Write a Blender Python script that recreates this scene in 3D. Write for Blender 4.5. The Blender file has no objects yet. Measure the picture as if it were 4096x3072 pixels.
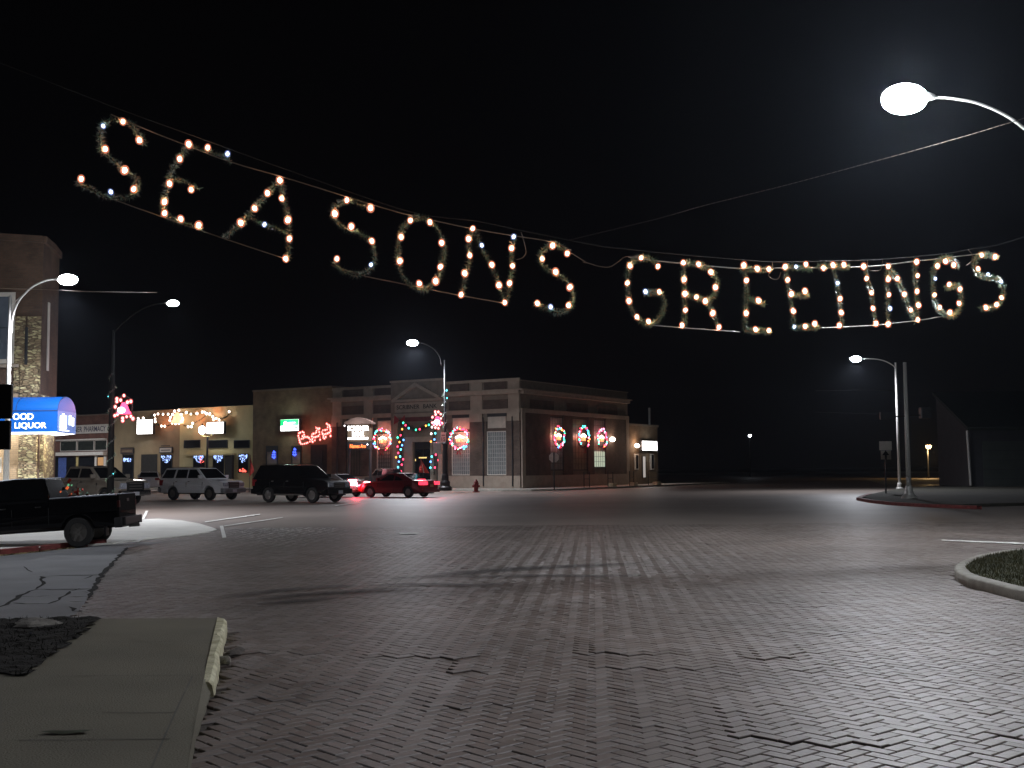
import bpy, bmesh, math, random
import numpy as np
from mathutils import Vector, Matrix
random.seed(7); RNG = np.random.default_rng(7)
R = math.radians
SC = bpy.context.scene
COL = SC.collection

# ------------------------------------------------------------------ camera, world, exposure
FPX, CX, CY, HOR = 4600.0, 2048.0, 1536.0, 1874.0
CAMH = 1.7
PITCH = math.atan((HOR - CY) / FPX); ROLL = -0.008
cam = bpy.data.cameras.new('Camera'); camo = bpy.data.objects.new('Camera', cam); COL.objects.link(camo)
cam.sensor_width = 36; cam.lens = 36 * FPX / 4096
cam.clip_start = 0.1; cam.clip_end = 3000
CR = Matrix.Rotation(R(90) + PITCH, 3, 'X') @ Matrix.Rotation(ROLL, 3, 'Z')
camo.matrix_world = Matrix.Translation((0, 0, CAMH)) @ CR.to_4x4()
SC.camera = camo
w = bpy.data.worlds.new('World'); SC.world = w; w.use_nodes = True
wn = w.node_tree.nodes; wl = w.node_tree.links
bg = wn['Background']
sky = wn.new('ShaderNodeTexSky'); sky.sky_type = 'NISHITA'; sky.sun_disc = False
sky.sun_elevation = R(-9); sky.sun_rotation = R(200)
mixw = wn.new('ShaderNodeMixRGB'); mixw.blend_type = 'ADD'; mixw.inputs[0].default_value = 1.0
mixw.inputs[2].default_value = (0.008, 0.0072, 0.009, 1)
wl.new(sky.outputs[0], mixw.inputs[1]); wl.new(mixw.outputs[0], bg.inputs[0])
bg.inputs[1].default_value = 0.07
SC.view_settings.view_transform = 'Standard'; SC.view_settings.look = 'None'
SC.view_settings.exposure = 0; SC.view_settings.gamma = 1
SC.cycles.use_denoising = True
try: SC.cycles.denoiser = 'OPENIMAGEDENOISE'
except Exception: pass
SC.cycles.max_bounces = 5; SC.cycles.diffuse_bounces = 2; SC.cycles.glossy_bounces = 3
SC.cycles.transparent_max_bounces = 6; SC.cycles.volume_bounces = 0
SC.cycles.sample_clamp_indirect = 3
SC.cycles.use_light_tree = True
SC.cycles.caustics_reflective = False; SC.cycles.caustics_refractive = False

# ------------------------------------------------------------------ measuring helpers
def ray(px, py):
    return CR @ Vector((px - CX, -(py - CY), -FPX)).normalized()
def G(px, py, z=0.0):                       # photo pixel -> point at height z
    d = ray(px, py); t = (z - CAMH) / d.z
    return Vector((d.x * t, d.y * t, z))
def AT(px, py, Y):                          # photo pixel -> point at distance Y
    d = ray(px, py); t = Y / d.y
    return Vector((d.x * t, Y, CAMH + d.z * t))
def K(x0, y0, s): return lambda x, y: (x0 + x / s, y0 + y / s)
c1 = K(0, 900, 2.0743); c2 = K(0, 1500, 2.212); c3 = K(400, 1500, 3.017); c4 = K(950, 1450, 2.6024)
c5 = K(1300, 1450, 2.765); c6 = K(2000, 1450, 2.765); c7 = K(2800, 1350, 1.5085); c8 = K(0, 1850, 3.16)
c9 = K(0, 2150, 1.7015); cS = K(1280, 1640, 7.9); cG = K(3500, 1500, 3.017); cI = K(3600, 2050, 4.147)
bA = K(250, 430, 2.212); bB = K(1200, 730, 1.8433); bC = K(2350, 950, 2.4578); bD = K(3150, 950, 2.3383)

class Frame:                                # a building's own axes: x along its front (to the right), y inwards
    def __init__(s, o, a):
        s.o = Vector((o[0], o[1], 0)); s.a = a
        s.ex = Vector((math.cos(a), math.sin(a), 0)); s.ey = Vector((-math.sin(a), math.cos(a), 0))
    def front(s, p, d=0.0):                 # pixel -> (x, z) on the plane y = d
        r = ray(*p); C = Vector((0, 0, CAMH)); q = s.o + s.ey * d
        t = (q - C).dot(s.ey) / r.dot(s.ey); h = C + r * t
        return (h - s.o).dot(s.ex), h.z
    def side(s, p, d=0.0):                  # pixel -> (y, z) on the plane x = d
        r = ray(*p); C = Vector((0, 0, CAMH)); q = s.o + s.ex * d
        t = (q - C).dot(s.ex) / r.dot(s.ex); h = C + r * t
        return (h - s.o).dot(s.ey), h.z
    def fr(s, c, x0, y0, x1, y1, d=0.0):
        xm, ym = (x0 + x1) / 2, (y0 + y1) / 2
        return (s.front(c(x0, ym), d)[0], s.front(c(x1, ym), d)[0], s.front(c(xm, y1), d)[1], s.front(c(xm, y0), d)[1])
    def sr(s, c, x0, y0, x1, y1, d=0.0):
        xm, ym = (x0 + x1) / 2, (y0 + y1) / 2
        return (s.side(c(x0, ym), d)[0], s.side(c(x1, ym), d)[0], s.side(c(xm, y1), d)[1], s.side(c(xm, y0), d)[1])
    def world(s, x, y, z): return s.o + s.ex * x + s.ey * y + Vector((0, 0, z))

# ------------------------------------------------------------------ materials
MATS = {}
def mat(name, col, rough=0.7, metal=0.0, var=0.25, scale=3.0, bump=0.1, bscale=None, spec=0.5, col2=None, coat=0.0, bdist=0.02):
    if name in MATS: return MATS[name]
    m = bpy.data.materials.new(name); m.use_nodes = True; MATS[name] = m
    n = m.node_tree.nodes; l = m.node_tree.links; b = n['Principled BSDF']
    b.inputs['Roughness'].default_value = rough; b.inputs['Metallic'].default_value = metal
    b.inputs['Specular IOR Level'].default_value = spec; b.inputs['Coat Weight'].default_value = coat
    tc = n.new('ShaderNodeTexCoord')
    nz = n.new('ShaderNodeTexNoise'); nz.inputs['Scale'].default_value = scale; nz.inputs['Detail'].default_value = 6
    l.new(tc.outputs['Object'], nz.inputs['Vector'])
    cr = n.new('ShaderNodeValToRGB')
    c2_ = col2 or tuple(min(1, c * (1 + var)) for c in col)
    c1_ = tuple(c * (1 - var) for c in col)
    cr.color_ramp.elements[0].color = (*c1_, 1); cr.color_ramp.elements[1].color = (*c2_, 1)
    cr.color_ramp.elements[0].position = 0.3; cr.color_ramp.elements[1].position = 0.7
    l.new(nz.outputs[0], cr.inputs[0]); l.new(cr.outputs[0], b.inputs['Base Color'])
    if bump:
        n2 = n.new('ShaderNodeTexNoise'); n2.inputs['Scale'].default_value = bscale or scale * 8; n2.inputs['Detail'].default_value = 4
        l.new(tc.outputs['Object'], n2.inputs['Vector'])
        bp = n.new('ShaderNodeBump'); bp.inputs['Strength'].default_value = bump; bp.inputs['Distance'].default_value = bdist
        l.new(n2.outputs[0], bp.inputs['Height']); l.new(bp.outputs[0], b.inputs['Normal'])
    return m
def emit(name, col, s):
    if name in MATS: return MATS[name]
    m = bpy.data.materials.new(name); m.use_nodes = True; MATS[name] = m
    b = m.node_tree.nodes['Principled BSDF']
    b.inputs['Base Color'].default_value = (*[c * .5 for c in col], 1); b.inputs['Emission Color'].default_value = (*col, 1)
    b.inputs['Emission Strength'].default_value = s; b.inputs['Roughness'].default_value = .4
    return m
def shell(name, col, s, fac=0.4):           # tinted bulb envelope, made to glow in place of a halo
    if name in MATS: return MATS[name]
    m = bpy.data.materials.new(name); m.use_nodes = True; MATS[name] = m
    n = m.node_tree.nodes; l = m.node_tree.links; n.clear()
    o = n.new('ShaderNodeOutputMaterial'); mx = n.new('ShaderNodeMixShader'); t = n.new('ShaderNodeBsdfTransparent')
    e = n.new('ShaderNodeEmission'); e.inputs[0].default_value = (*col, 1); e.inputs[1].default_value = s
    mx.inputs[0].default_value = fac; l.new(t.outputs[0], mx.inputs[1]); l.new(e.outputs[0], mx.inputs[2]); l.new(mx.outputs[0], o.inputs[0])
    return m
def brickmat(name, c1_, c2_, mortar, bw=0.21, bh=0.075, rough=0.85, msize=0.012, noise=0.3, bump=0.5):
    if name in MATS: return MATS[name]
    m = bpy.data.materials.new(name); m.use_nodes = True; MATS[name] = m
    n = m.node_tree.nodes; l = m.node_tree.links; b = n['Principled BSDF']; b.inputs['Roughness'].default_value = rough
    tc = n.new('ShaderNodeTexCoord'); sp = n.new('ShaderNodeSeparateXYZ'); l.new(tc.outputs['Object'], sp.inputs[0])
    ad = n.new('ShaderNodeMath'); ad.operation = 'ADD'; l.new(sp.outputs[0], ad.inputs[0]); l.new(sp.outputs[1], ad.inputs[1])
    cb = n.new('ShaderNodeCombineXYZ'); l.new(ad.outputs[0], cb.inputs[0]); l.new(sp.outputs[2], cb.inputs[1])
    bt = n.new('ShaderNodeTexBrick'); bt.inputs['Scale'].default_value = 1; bt.inputs['Brick Width'].default_value = bw
    bt.inputs['Row Height'].default_value = bh; bt.inputs['Mortar Size'].default_value = msize
    bt.inputs['Color1'].default_value = (*c1_, 1); bt.inputs['Color2'].default_value = (*c2_, 1); bt.inputs['Mortar'].default_value = (*mortar, 1)
    l.new(cb.outputs[0], bt.inputs['Vector'])
    nz = n.new('ShaderNodeTexNoise'); nz.inputs['Scale'].default_value = 1.1; nz.inputs['Detail'].default_value = 7; l.new(tc.outputs['Object'], nz.inputs['Vector'])
    mr = n.new('ShaderNodeMapRange'); mr.inputs[1].default_value = .3; mr.inputs[2].default_value = .7
    mr.inputs[3].default_value = 1 - noise; mr.inputs[4].default_value = 1 + noise; l.new(nz.outputs[0], mr.inputs[0])
    mx = n.new('ShaderNodeMixRGB'); mx.blend_type = 'MULTIPLY'; mx.inputs[0].default_value = 1
    l.new(bt.outputs[0], mx.inputs[1]); l.new(mr.outputs[0], mx.inputs[2]); l.new(mx.outputs[0], b.inputs['Base Color'])
    bp = n.new('ShaderNodeBump'); bp.inputs['Strength'].default_value = bump; bp.inputs['Distance'].default_value = .02; bp.invert = True
    l.new(bt.outputs['Fac'], bp.inputs['Height']); l.new(bp.outputs[0], b.inputs['Normal'])
    return m

# ------------------------------------------------------------------ mesh builder
class MB:
    def __init__(s): s.v = []; s.f = []; s.m = []; s.cur = 0
    def add(s, vs, fs):
        k = len(s.v); s.v += [Vector(q) for q in vs]; s.f += [tuple(i + k for i in f) for f in fs]; s.m += [s.cur] * len(fs); return s
    def box(s, x0, x1, y0, y1, z0, z1):
        x0, x1 = sorted((x0, x1)); y0, y1 = sorted((y0, y1)); z0, z1 = sorted((z0, z1))
        return s.add([(x0, y0, z0), (x1, y0, z0), (x1, y1, z0), (x0, y1, z0), (x0, y0, z1), (x1, y0, z1), (x1, y1, z1), (x0, y1, z1)],
                     [(0, 3, 2, 1), (4, 5, 6, 7), (0, 1, 5, 4), (1, 2, 6, 5), (2, 3, 7, 6), (3, 0, 4, 7)])
    def tube(s, pts, r, n=8, r2=None, cap=True):
        pts = [Vector(p) for p in pts]; N = len(pts); vs = []; up = None
        for i, p in enumerate(pts):
            t = (pts[min(i + 1, N - 1)] - pts[max(i - 1, 0)])
            t = t.normalized() if t.length > 1e-9 else Vector((0, 0, 1))
            if up is None: up = Vector((0, 0, 1)) if abs(t.z) < .9 else Vector((1, 0, 0))
            a = t.cross(up).normalized(); b = a.cross(t).normalized(); up = b
            rr = r if r2 is None else r + (r2 - r) * i / max(1, N - 1)
            for k in range(n):
                an = 2 * math.pi * k / n; vs.append(p + a * math.cos(an) * rr + b * math.sin(an) * rr)
        fs = []
        for i in range(N - 1):
            for k in range(n):
                k2 = (k + 1) % n; fs.append((i * n + k, (i + 1) * n + k, (i + 1) * n + k2, i * n + k2))
        if cap: fs.append(tuple(range(n))); fs.append(tuple(reversed(range((N - 1) * n, N * n))))
        return s.add(vs, fs)
    def lathe(s, prof, c=(0, 0, 0), n=16, axis='Z', cap=True):
        vs = []; c = Vector(c)
        for r, z in prof:
            for k in range(n):
                a = 2 * math.pi * k / n; x, y = math.cos(a) * r, math.sin(a) * r
                q = {'Z': (x, y, z), 'Y': (x, z, y), 'X': (z, x, y)}[axis]; vs.append(c + Vector(q))
        fs = []; N = len(prof)
        for i in range(N - 1):
            for k in range(n):
                k2 = (k + 1) % n; fs.append((i * n + k, i * n + k2, (i + 1) * n + k2, (i + 1) * n + k))
        if cap and prof[0][0] > 1e-4: fs.append(tuple(reversed(range(n))))
        if cap and prof[-1][0] > 1e-4: fs.append(tuple(range((N - 1) * n, N * n)))
        return s.add(vs, fs)
    def sphere(s, c, r, n=8, m=5, sz=1.0):
        return s.lathe([(r * math.sin(math.pi * i / m) + 1e-5, -r * sz * math.cos(math.pi * i / m)) for i in range(m + 1)], c, n)
    def prism(s, poly, fn, d0, d1):         # polygon (a,b) -> fn(a,b,d)
        n = len(poly); vs = [fn(a, b, d0) for a, b in poly] + [fn(a, b, d1) for a, b in poly]
        fs = [tuple(range(n)), tuple(reversed(range(n, 2 * n)))] + [(i, i + n, (i + 1) % n + n, (i + 1) % n) for i in range(n)]
        return s.add(vs, fs)
    def build(s, name, mats, parent=None, base=None, bevel=0, smooth=False, local=False):
        if not isinstance(mats, (list, tuple)): mats = [mats]
        o0 = Vector((0, 0, 0))
        if parent is None and not local:
            if base is None:
                xs = [v.x for v in s.v]; ys = [v.y for v in s.v]; zs = [v.z for v in s.v]
                base = ((min(xs) + max(xs)) / 2, (min(ys) + max(ys)) / 2, min(zs))
            o0 = Vector(base)
        me = bpy.data.meshes.new(name)
        me.from_pydata([tuple(v - o0) for v in s.v], [], s.f)
        for mm in mats: me.materials.append(mm)
        me.polygons.foreach_set('material_index', s.m)
        bm = bmesh.new(); bm.from_mesh(me)
        bmesh.ops.recalc_face_normals(bm, faces=bm.faces)
        if bevel:
            es = [e for e in bm.edges if len(e.link_faces) == 2 and e.calc_face_angle(0) > .5]
            bmesh.ops.bevel(bm, geom=es, offset=bevel, segments=2, affect='EDGES', profile=.6, clamp_overlap=True)
        bm.to_mesh(me); bm.free()
        if smooth:
            me.polygons.foreach_set('use_smooth', [True] * len(me.polygons))
        me.update()
        o = bpy.data.objects.new(name, me); COL.objects.link(o); o.location = o0
        if parent is not None: o.parent = parent
        return o

def tag(o, label=None, cat=None, group=None, kind=None):
    if label: o['label'] = label
    if cat: o['category'] = cat
    if group: o['group'] = group
    if kind: o['kind'] = kind
    return o
def thing(name, label, cat, loc=(0, 0, 0), rz=0.0, group=None):
    o = bpy.data.objects.new(name, None); COL.objects.link(o); o.location = loc; o.rotation_euler = (0, 0, rz)
    o.empty_display_size = .2
    return tag(o, label, cat, group)
class LP:                                    # world-space parts under an unrotated thing
    def __init__(s, root): s.r = root
    def __call__(s, mb, name, mats, parent=None, **k):
        off = Vector(s.r.location)
        mb.v = [v - off for v in mb.v]
        return mb.build(name, mats, parent or s.r, local=True, **k)
def dup(root, loc, rz=None, label=None):
    r = root.copy(); COL.objects.link(r); r.location = loc
    if rz is not None: r.rotation_euler = (0, 0, rz)
    if label: r['label'] = label
    for ch in list(root.children):
        c = ch.copy(); COL.objects.link(c); c.parent = r
        for g in list(ch.children):
            d = g.copy(); COL.objects.link(d); d.parent = c
    return r
def text(body, w, h, mat_, parent, M, name='lettering', ext=0.01, offset=0.0):
    cu = bpy.data.curves.new('t', 'FONT'); cu.body = body; cu.extrude = ext; cu.offset = offset; cu.resolution_u = 3
    o = bpy.data.objects.new('t', cu); COL.objects.link(o); bpy.context.view_layer.update()
    dg = bpy.context.evaluated_depsgraph_get(); me = bpy.data.meshes.new_from_object(o.evaluated_get(dg))
    bpy.data.objects.remove(o)
    co = np.array([v.co[:] for v in me.vertices]); mn = co.min(0); mx = co.max(0)
    s = Vector((w / (mx[0] - mn[0]), h / (mx[1] - mn[1]), 1))
    for v in me.vertices:
        q = Vector(((v.co.x - mn[0]) * s.x, (v.co.y - mn[1]) * s.y, v.co.z)); v.co = M @ q
    me.materials.clear(); me.materials.append(mat_); me.name = name
    t = bpy.data.objects.new(name, me); COL.objects.link(t); t.parent = parent
    return t
def light(parent, loc, power, col, size=.25, angle=None, blend=.6, name='lamp_light', rot=(0, 0, 0), typ=None):
    L = bpy.data.lights.new(name, typ or ('SPOT' if angle else 'POINT')); L.energy = power; L.color = col
    if L.type != 'AREA': L.shadow_soft_size = size
    else: L.size = size
    if angle and L.type == 'SPOT': L.spot_size = angle; L.spot_blend = blend
    o = bpy.data.objects.new(name, L); COL.objects.link(o); o.location = loc; o.rotation_euler = rot
    if parent: o.parent = parent
    return o
def hill(X, Y):                              # the street falls away slightly behind the near pickup
    a = max(0.0, -(X + 9.3)); wy = max(0.0, 1 - abs(Y - 25.0) / 9.0)
    return -0.055 * min(a, 8.0) * min(1, wy * 2.0)
def inpoly(x, y, P):
    c = False; n = len(P)
    for i in range(n):
        x0, y0 = P[i][0], P[i][1]; x1, y1 = P[(i + 1) % n][0], P[(i + 1) % n][1]
        if (y0 > y) != (y1 > y) and x < (x1 - x0) * (y - y0) / (y1 - y0) + x0: c = not c
    return c

# ------------------------------------------------------------------ common materials
M_road = mat('road_brick_far', (.205, .170, .148), .55, var=.16, scale=.22, bump=.35, bscale=9, bdist=.02, spec=.5)
M_gap = mat('joint_dirt', (.065, .055, .048), .9, var=.3, scale=6, bump=.3)
M_conc = mat('concrete', (.155, .143, .104), .85, var=.16, scale=.9, bump=.5, bscale=70)
M_conc2 = mat('pale_concrete', (.42, .41, .37), .85, var=.1, scale=1.3, bump=.15, bscale=40)
M_apron = mat('grey_concrete', (.24, .245, .255), .7, var=.14, scale=1.1, bump=.3, bscale=22)
M_crack = mat('crack_dirt', (.012, .011, .01), .95, var=.2, bump=0)
M_kerb = mat('kerb_concrete', (.3, .29, .25), .85, var=.2, scale=5, bump=.3)
M_kerbp = mat('kerb_worn_yellow', (.50, .46, .26), .8, var=.3, scale=9, bump=.4, col2=(.75, .72, .52))
M_redk = mat('kerb_red_paint', (.22, .045, .04), .75, var=.3, scale=6, bump=.2)
M_soil = mat('soil', (.012, .0105, .008), .98, var=.5, scale=7, bump=.8, bscale=30, bdist=.05)
M_grass = mat('grass_blades', (.045, .06, .018), .9, var=.5, scale=2.2, bump=0, col2=(.10, .09, .035))
M_lawn = mat('lawn_base', (.03, .035, .014), .95, var=.4, scale=3, bump=.8, bscale=60)
M_line = mat('road_paint', (.72, .72, .68), .6, var=.15, scale=6, bump=.1)
M_field = mat('far_ground', (.05, .05, .045), .95, var=.3, scale=.2, bump=0)
M_steel = mat('galvanised_steel', (.5, .5, .49), .45, .6, var=.12, scale=6, bump=.03)
M_pole = mat('pale_pole_paint', (.62, .61, .58), .4, 0.1, var=.06, scale=4, bump=.02)
M_dark = mat('dark_metal', (.035, .037, .04), .45, .3, var=.2, scale=6, bump=.03)
M_black = mat('black_iron', (.015, .015, .016), .4, .2, var=.2, bump=.03)
M_wire = mat('wire', (.22, .17, .13), .45, .5, bump=0)
M_wired = mat('dark_wire', (.018, .016, .015), .6, .2, bump=0)
M_tinsel = mat('green_tinsel', (.05, .30, .19), .35, .0, var=.6, scale=16, bump=0, col2=(.42, .62, .46), spec=.9)
M_stone = mat('limestone', (.20, .165, .13), .8, var=.14, scale=2.5, bump=.2, bscale=25)
M_lime = mat('limestone_pale', (.34, .285, .23), .8, var=.12, scale=2.5, bump=.2, bscale=25)
M_bbrick = brickmat('bank_brick', (.115, .08, .062), (.085, .06, .047), (.08, .065, .055), bh=.09, bw=.28)
M_tbrick = brickmat('tan_brick', (.21, .145, .085), (.17, .115, .065), (.13, .10, .065), bh=.09, bw=.28)
M_cream = mat('cream_stucco', (.60, .54, .30), .85, var=.1, scale=1.0, bump=.15)
M_tan = mat('tan_stucco', (.30, .225, .13), .85, var=.14, scale=1.0, bump=.15)
M_pharm = brickmat('pharmacy_brick', (.20, .085, .06), (.15, .06, .045), (.12, .08, .06), bh=.09, bw=.28)
M_glass = mat('dark_glass', (.012, .013, .016), .06, 0, var=.1, bump=0, spec=.8)
M_curtain = mat('window_curtain', (.20, .19, .17), .8, var=.2, scale=2, bump=.2)
M_whitep = mat('white_trim_paint', (.62, .58, .52), .6, var=.08, bump=.05)
M_wooddoor = mat('dark_door', (.02, .018, .015), .4, var=.3, bump=.05)
M_maroon = mat('maroon_panel', (.12, .03, .03), .7, var=.2, bump=.05)

# ================================================================== SETTING
# ---- near sidewalk / apron / island outlines from the photo, as places on the ground
ZS = 0.12
sw = [G(*c9(0, 545), ZS), G(*c9(640, 535), ZS), G(*c9(1480, 548), ZS), G(*c9(1385, 965), ZS), G(*c9(1275, 1569), ZS), G(*c9(1200, 1900), ZS)]
sw_far_r, sw_k0, sw_k1, sw_b0, sw_b1 = sw[2], sw[2], sw[3], sw[4], sw[5]
kerb_far = G(*c9(1545, 560), ZS); kerb_near = G(*c9(1455, 962), ZS)
edge_b = G(*c9(1255, 1569), 0.02); edge_b2 = G(*c9(1120, 2100), 0.02)
near_zone = [(-14, 2), (edge_b2.x, 2), (edge_b2.x, edge_b2.y), (edge_b.x, edge_b.y), (kerb_near.x + .02, kerb_near.y), (kerb_far.x + .04, kerb_far.y + .05), (-14, sw[0].y + .1)]
ap = [G(*c9(865, 70)), G(*c9(690, 250)), G(*c9(575, 445)), G(*c9(520, 520))]
apron_zone = [(ap[0].x + .3, 27.8)] + [(p.x, p.y) for p in ap] + [(ap[3].x, sw[1].y - .2), (-14, sw[0].y - .3), (-14, 27.8)]
isl_px = [(2300, 1345), (2057, 1285), (1850, 1245), (1600, 1185), (1350, 1120), (1120, 1060), (970, 1000), (900, 930), (905, 870), (980, 810), (1110, 755), (1260, 705), (1450, 665), (1700, 625), (2057, 590)]
isl = [G(*cI(*p), .14) for p in isl_px]; isl += [Vector((16.5, isl[-1].y + 1.0, .14)), Vector((16.5, isl[0].y - .6, .14))]
isl_zone = [(p.x, p.y) for p in isl]

# ---- big sheet: brick road, and dark ground beyond the town
def sheet(name, xs, ys, m, zf):
    vs = [(x, y, zf(x, y)) for y in ys for x in xs]; nx = len(xs); fs = []
    for j in range(len(ys) - 1):
        for i in range(nx - 1): fs.append((j * nx + i, j * nx + i + 1, (j + 1) * nx + i + 1, (j + 1) * nx + i))
    b = MB(); b.add(vs, fs); return b.build(name, m, base=(0, 0, 0), smooth=True)
gx = [-600, -300, -100, -60] + [-40 + 1.5 * i for i in range(54)] + [60, 100, 300, 600]
gy = [-30, 0] + [2 + 1.5 * i for i in range(21)] + [33.2, 34.3, 35, 38, 45, 60, 80, 120, 200, 320]
def roadz(x, y):
    if y < 34.4: return -0.028 + hill(x, y)
    return -0.006
road_sheet = sheet('road_bed', gx, gy, M_road, roadz)
tag(road_sheet, kind='structure')
far = sheet('ground', [-600, -300, 300, 600], [320, 600, 900], M_field, lambda x, y: -0.003); tag(far, kind='structure')

# bricks laid in herringbone, each a real setting with its own tilt
def bricks():
    a = R(86 - 45); pa = np.array([math.cos(a), math.sin(a)]); qa = np.array([-math.sin(a), math.cos(a)])
    U = .105; V = []; F = []; C = []; k = 0
    hx = lambda x, y: .0025 * math.sin(x * .9 + y * .35) + .0025 * math.sin(y * 1.3 - x * .5) + .0012 * math.sin(x * 2.1 + 1.3 * y)
    def step(x, y):                         # three low settlement ledges running across the street
        s = 0
        for y0, h, wv, x0, x1 in ((7.35, .012, .10, .9, 9), (10.6, .012, .12, -3.2, 2.6), (9.9, .009, .1, -.5, 2.6), (8.5, .006, .1, -4, 1)):
            yy = y0 + wv * math.sin(x * 2.3) + .06 * math.sin(x * 5.1) - .03 * x
            if x0 < x < x1 and yy < y < yy + 1.6: s += h * (1 - (y - yy) / 1.6) * max(.15, .55 + .6 * math.sin(x * 3.7 + y0) + .3 * math.sin(x * 9.1))
        return s
    n = int(50 / U)
    for i in range(-n, n):
        for j in range(-n, n):
            d = (i - j) % 4
            if d == 0: x0, x1, y0, y1 = i, i + 2, j, j + 1
            elif d == 3: x0, x1, y0, y1 = i, i + 1, j, j + 2
            else: continue
            c = pa * ((x0 + x1) / 2 * U) + qa * ((y0 + y1) / 2 * U)
            X, Y = c[0], c[1]
            if Y < 5.6 or Y > 34.6 or X > .47 * Y + 6.0 or X < -.47 * Y - 2.5: continue
            if inpoly(X, Y, near_zone) or inpoly(X, Y, apron_zone) or inpoly(X, Y, isl_zone): continue
            L2 = (x1 - x0) * U / 2; W2 = (y1 - y0) * U / 2; g = .0030 + .0028 * random.random()
            z = hx(X, Y) + step(X, Y) + random.gauss(0, .0013) + hill(X, Y)
            tx, ty = random.gauss(0, .005), random.gauss(0, .005)
            rot = random.gauss(0, .018); be = .005; cr_, sr_ = math.cos(rot), math.sin(rot)
            for (sx, sy) in ((-1, -1), (1, -1), (1, 1), (-1, 1)):
                for ins, dz in ((g, -.04), (g, -be), (g + be, 0)):
                    lx, ly = sx * (L2 - ins), sy * (W2 - ins); lx, ly = lx * cr_ - ly * sr_, lx * sr_ + ly * cr_
                    p = c + pa * lx + qa * ly; V.append((p[0], p[1], z + dz + tx * lx + ty * ly))
            for s in range(4):
                s2 = (s + 1) % 4
                F.append((k + s * 3, k + s2 * 3, k + s2 * 3 + 1, k + s * 3 + 1)); F.append((k + s * 3 + 1, k + s2 * 3 + 1, k + s2 * 3 + 2, k + s * 3 + 2))
            F.append((k + 2, k + 5, k + 8, k + 11)); k += 12
            C += [random.random()] * 9
    me = bpy.data.meshes.new('brick_road'); me.from_pydata(V, [], F)
    at = me.attributes.new('tone', 'FLOAT', 'FACE'); at.data.foreach_set('value', C)
    m = bpy.data.materials.new('paving_brick'); m.use_nodes = True; nn = m.node_tree.nodes; l = m.node_tree.links; b = nn['Principled BSDF']
    av = nn.new('ShaderNodeAttribute'); av.attribute_name = 'tone'; cr = nn.new('ShaderNodeValToRGB')
    e = cr.color_ramp.elements; e[0].color = (.112, .084, .071, 1); e[1].color = (.192, .164, .150, 1)
    x = e.new(.5); x.color = (.153, .124, .107, 1)
    l.new(av.outputs['Fac'], cr.inputs[0])
    tc = nn.new('ShaderNodeTexCoord'); nz = nn.new('ShaderNodeTexNoise'); nz.inputs['Scale'].default_value = 30; nz.inputs['Detail'].default_value = 5
    l.new(tc.outputs['Object'], nz.inputs['Vector'])
    nb = nn.new('ShaderNodeTexNoise'); nb.inputs['Scale'].default_value = .5; nb.inputs['Detail'].default_value = 4; l.new(tc.outputs['Object'], nb.inputs['Vector'])
    mr = nn.new('ShaderNodeMapRange'); mr.inputs[1].default_value = .3; mr.inputs[2].default_value = .7; mr.inputs[3].default_value = .72; mr.inputs[4].default_value = 1.2
    l.new(nb.outputs[0], mr.inputs[0]); mx = nn.new('ShaderNodeMixRGB'); mx.blend_type = 'MULTIPLY'; mx.inputs[0].default_value = 1
    l.new(cr.outputs[0], mx.inputs[1]); l.new(mr.outputs[0], mx.inputs[2]); l.new(mx.outputs[0], b.inputs['Base Color'])
    bp = nn.new('ShaderNodeBump'); bp.inputs['Strength'].default_value = .35; bp.inputs['Distance'].default_value = .008
    l.new(nz.outputs[0], bp.inputs['Height']); l.new(bp.outputs[0], b.inputs['Normal'])
    b.inputs['Roughness'].default_value = .5; b.inputs['Specular IOR Level'].default_value = .55
    me.materials.append(m); o = bpy.data.objects.new('brick_road', me); COL.objects.link(o); tag(o, kind='structure')
bricks()
# dirt bed under the bricks
bed = sheet('joint_bed', [-20 + 1.0 * i for i in range(45)], [4.5 + 1.0 * i for i in range(31)], M_gap, lambda x, y: -0.0165 + hill(x, y)); tag(bed, kind='structure')

def slab(name, poly, z0, z1, m, zf=None, kind='structure'):
    b = MB(); n = len(poly)
    zf = zf or (lambda x, y: 0)
    vs = [(p[0], p[1], z0 + zf(p[0], p[1])) for p in poly] + [(p[0], p[1], z1 + zf(p[0], p[1])) for p in poly]
    b.add(vs, [tuple(reversed(range(n))), tuple(range(n, 2 * n))] + [(i, (i + 1) % n, (i + 1) % n + n, i + n) for i in range(n)])
    o = b.build(name, m); tag(o, kind=kind); return o
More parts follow.
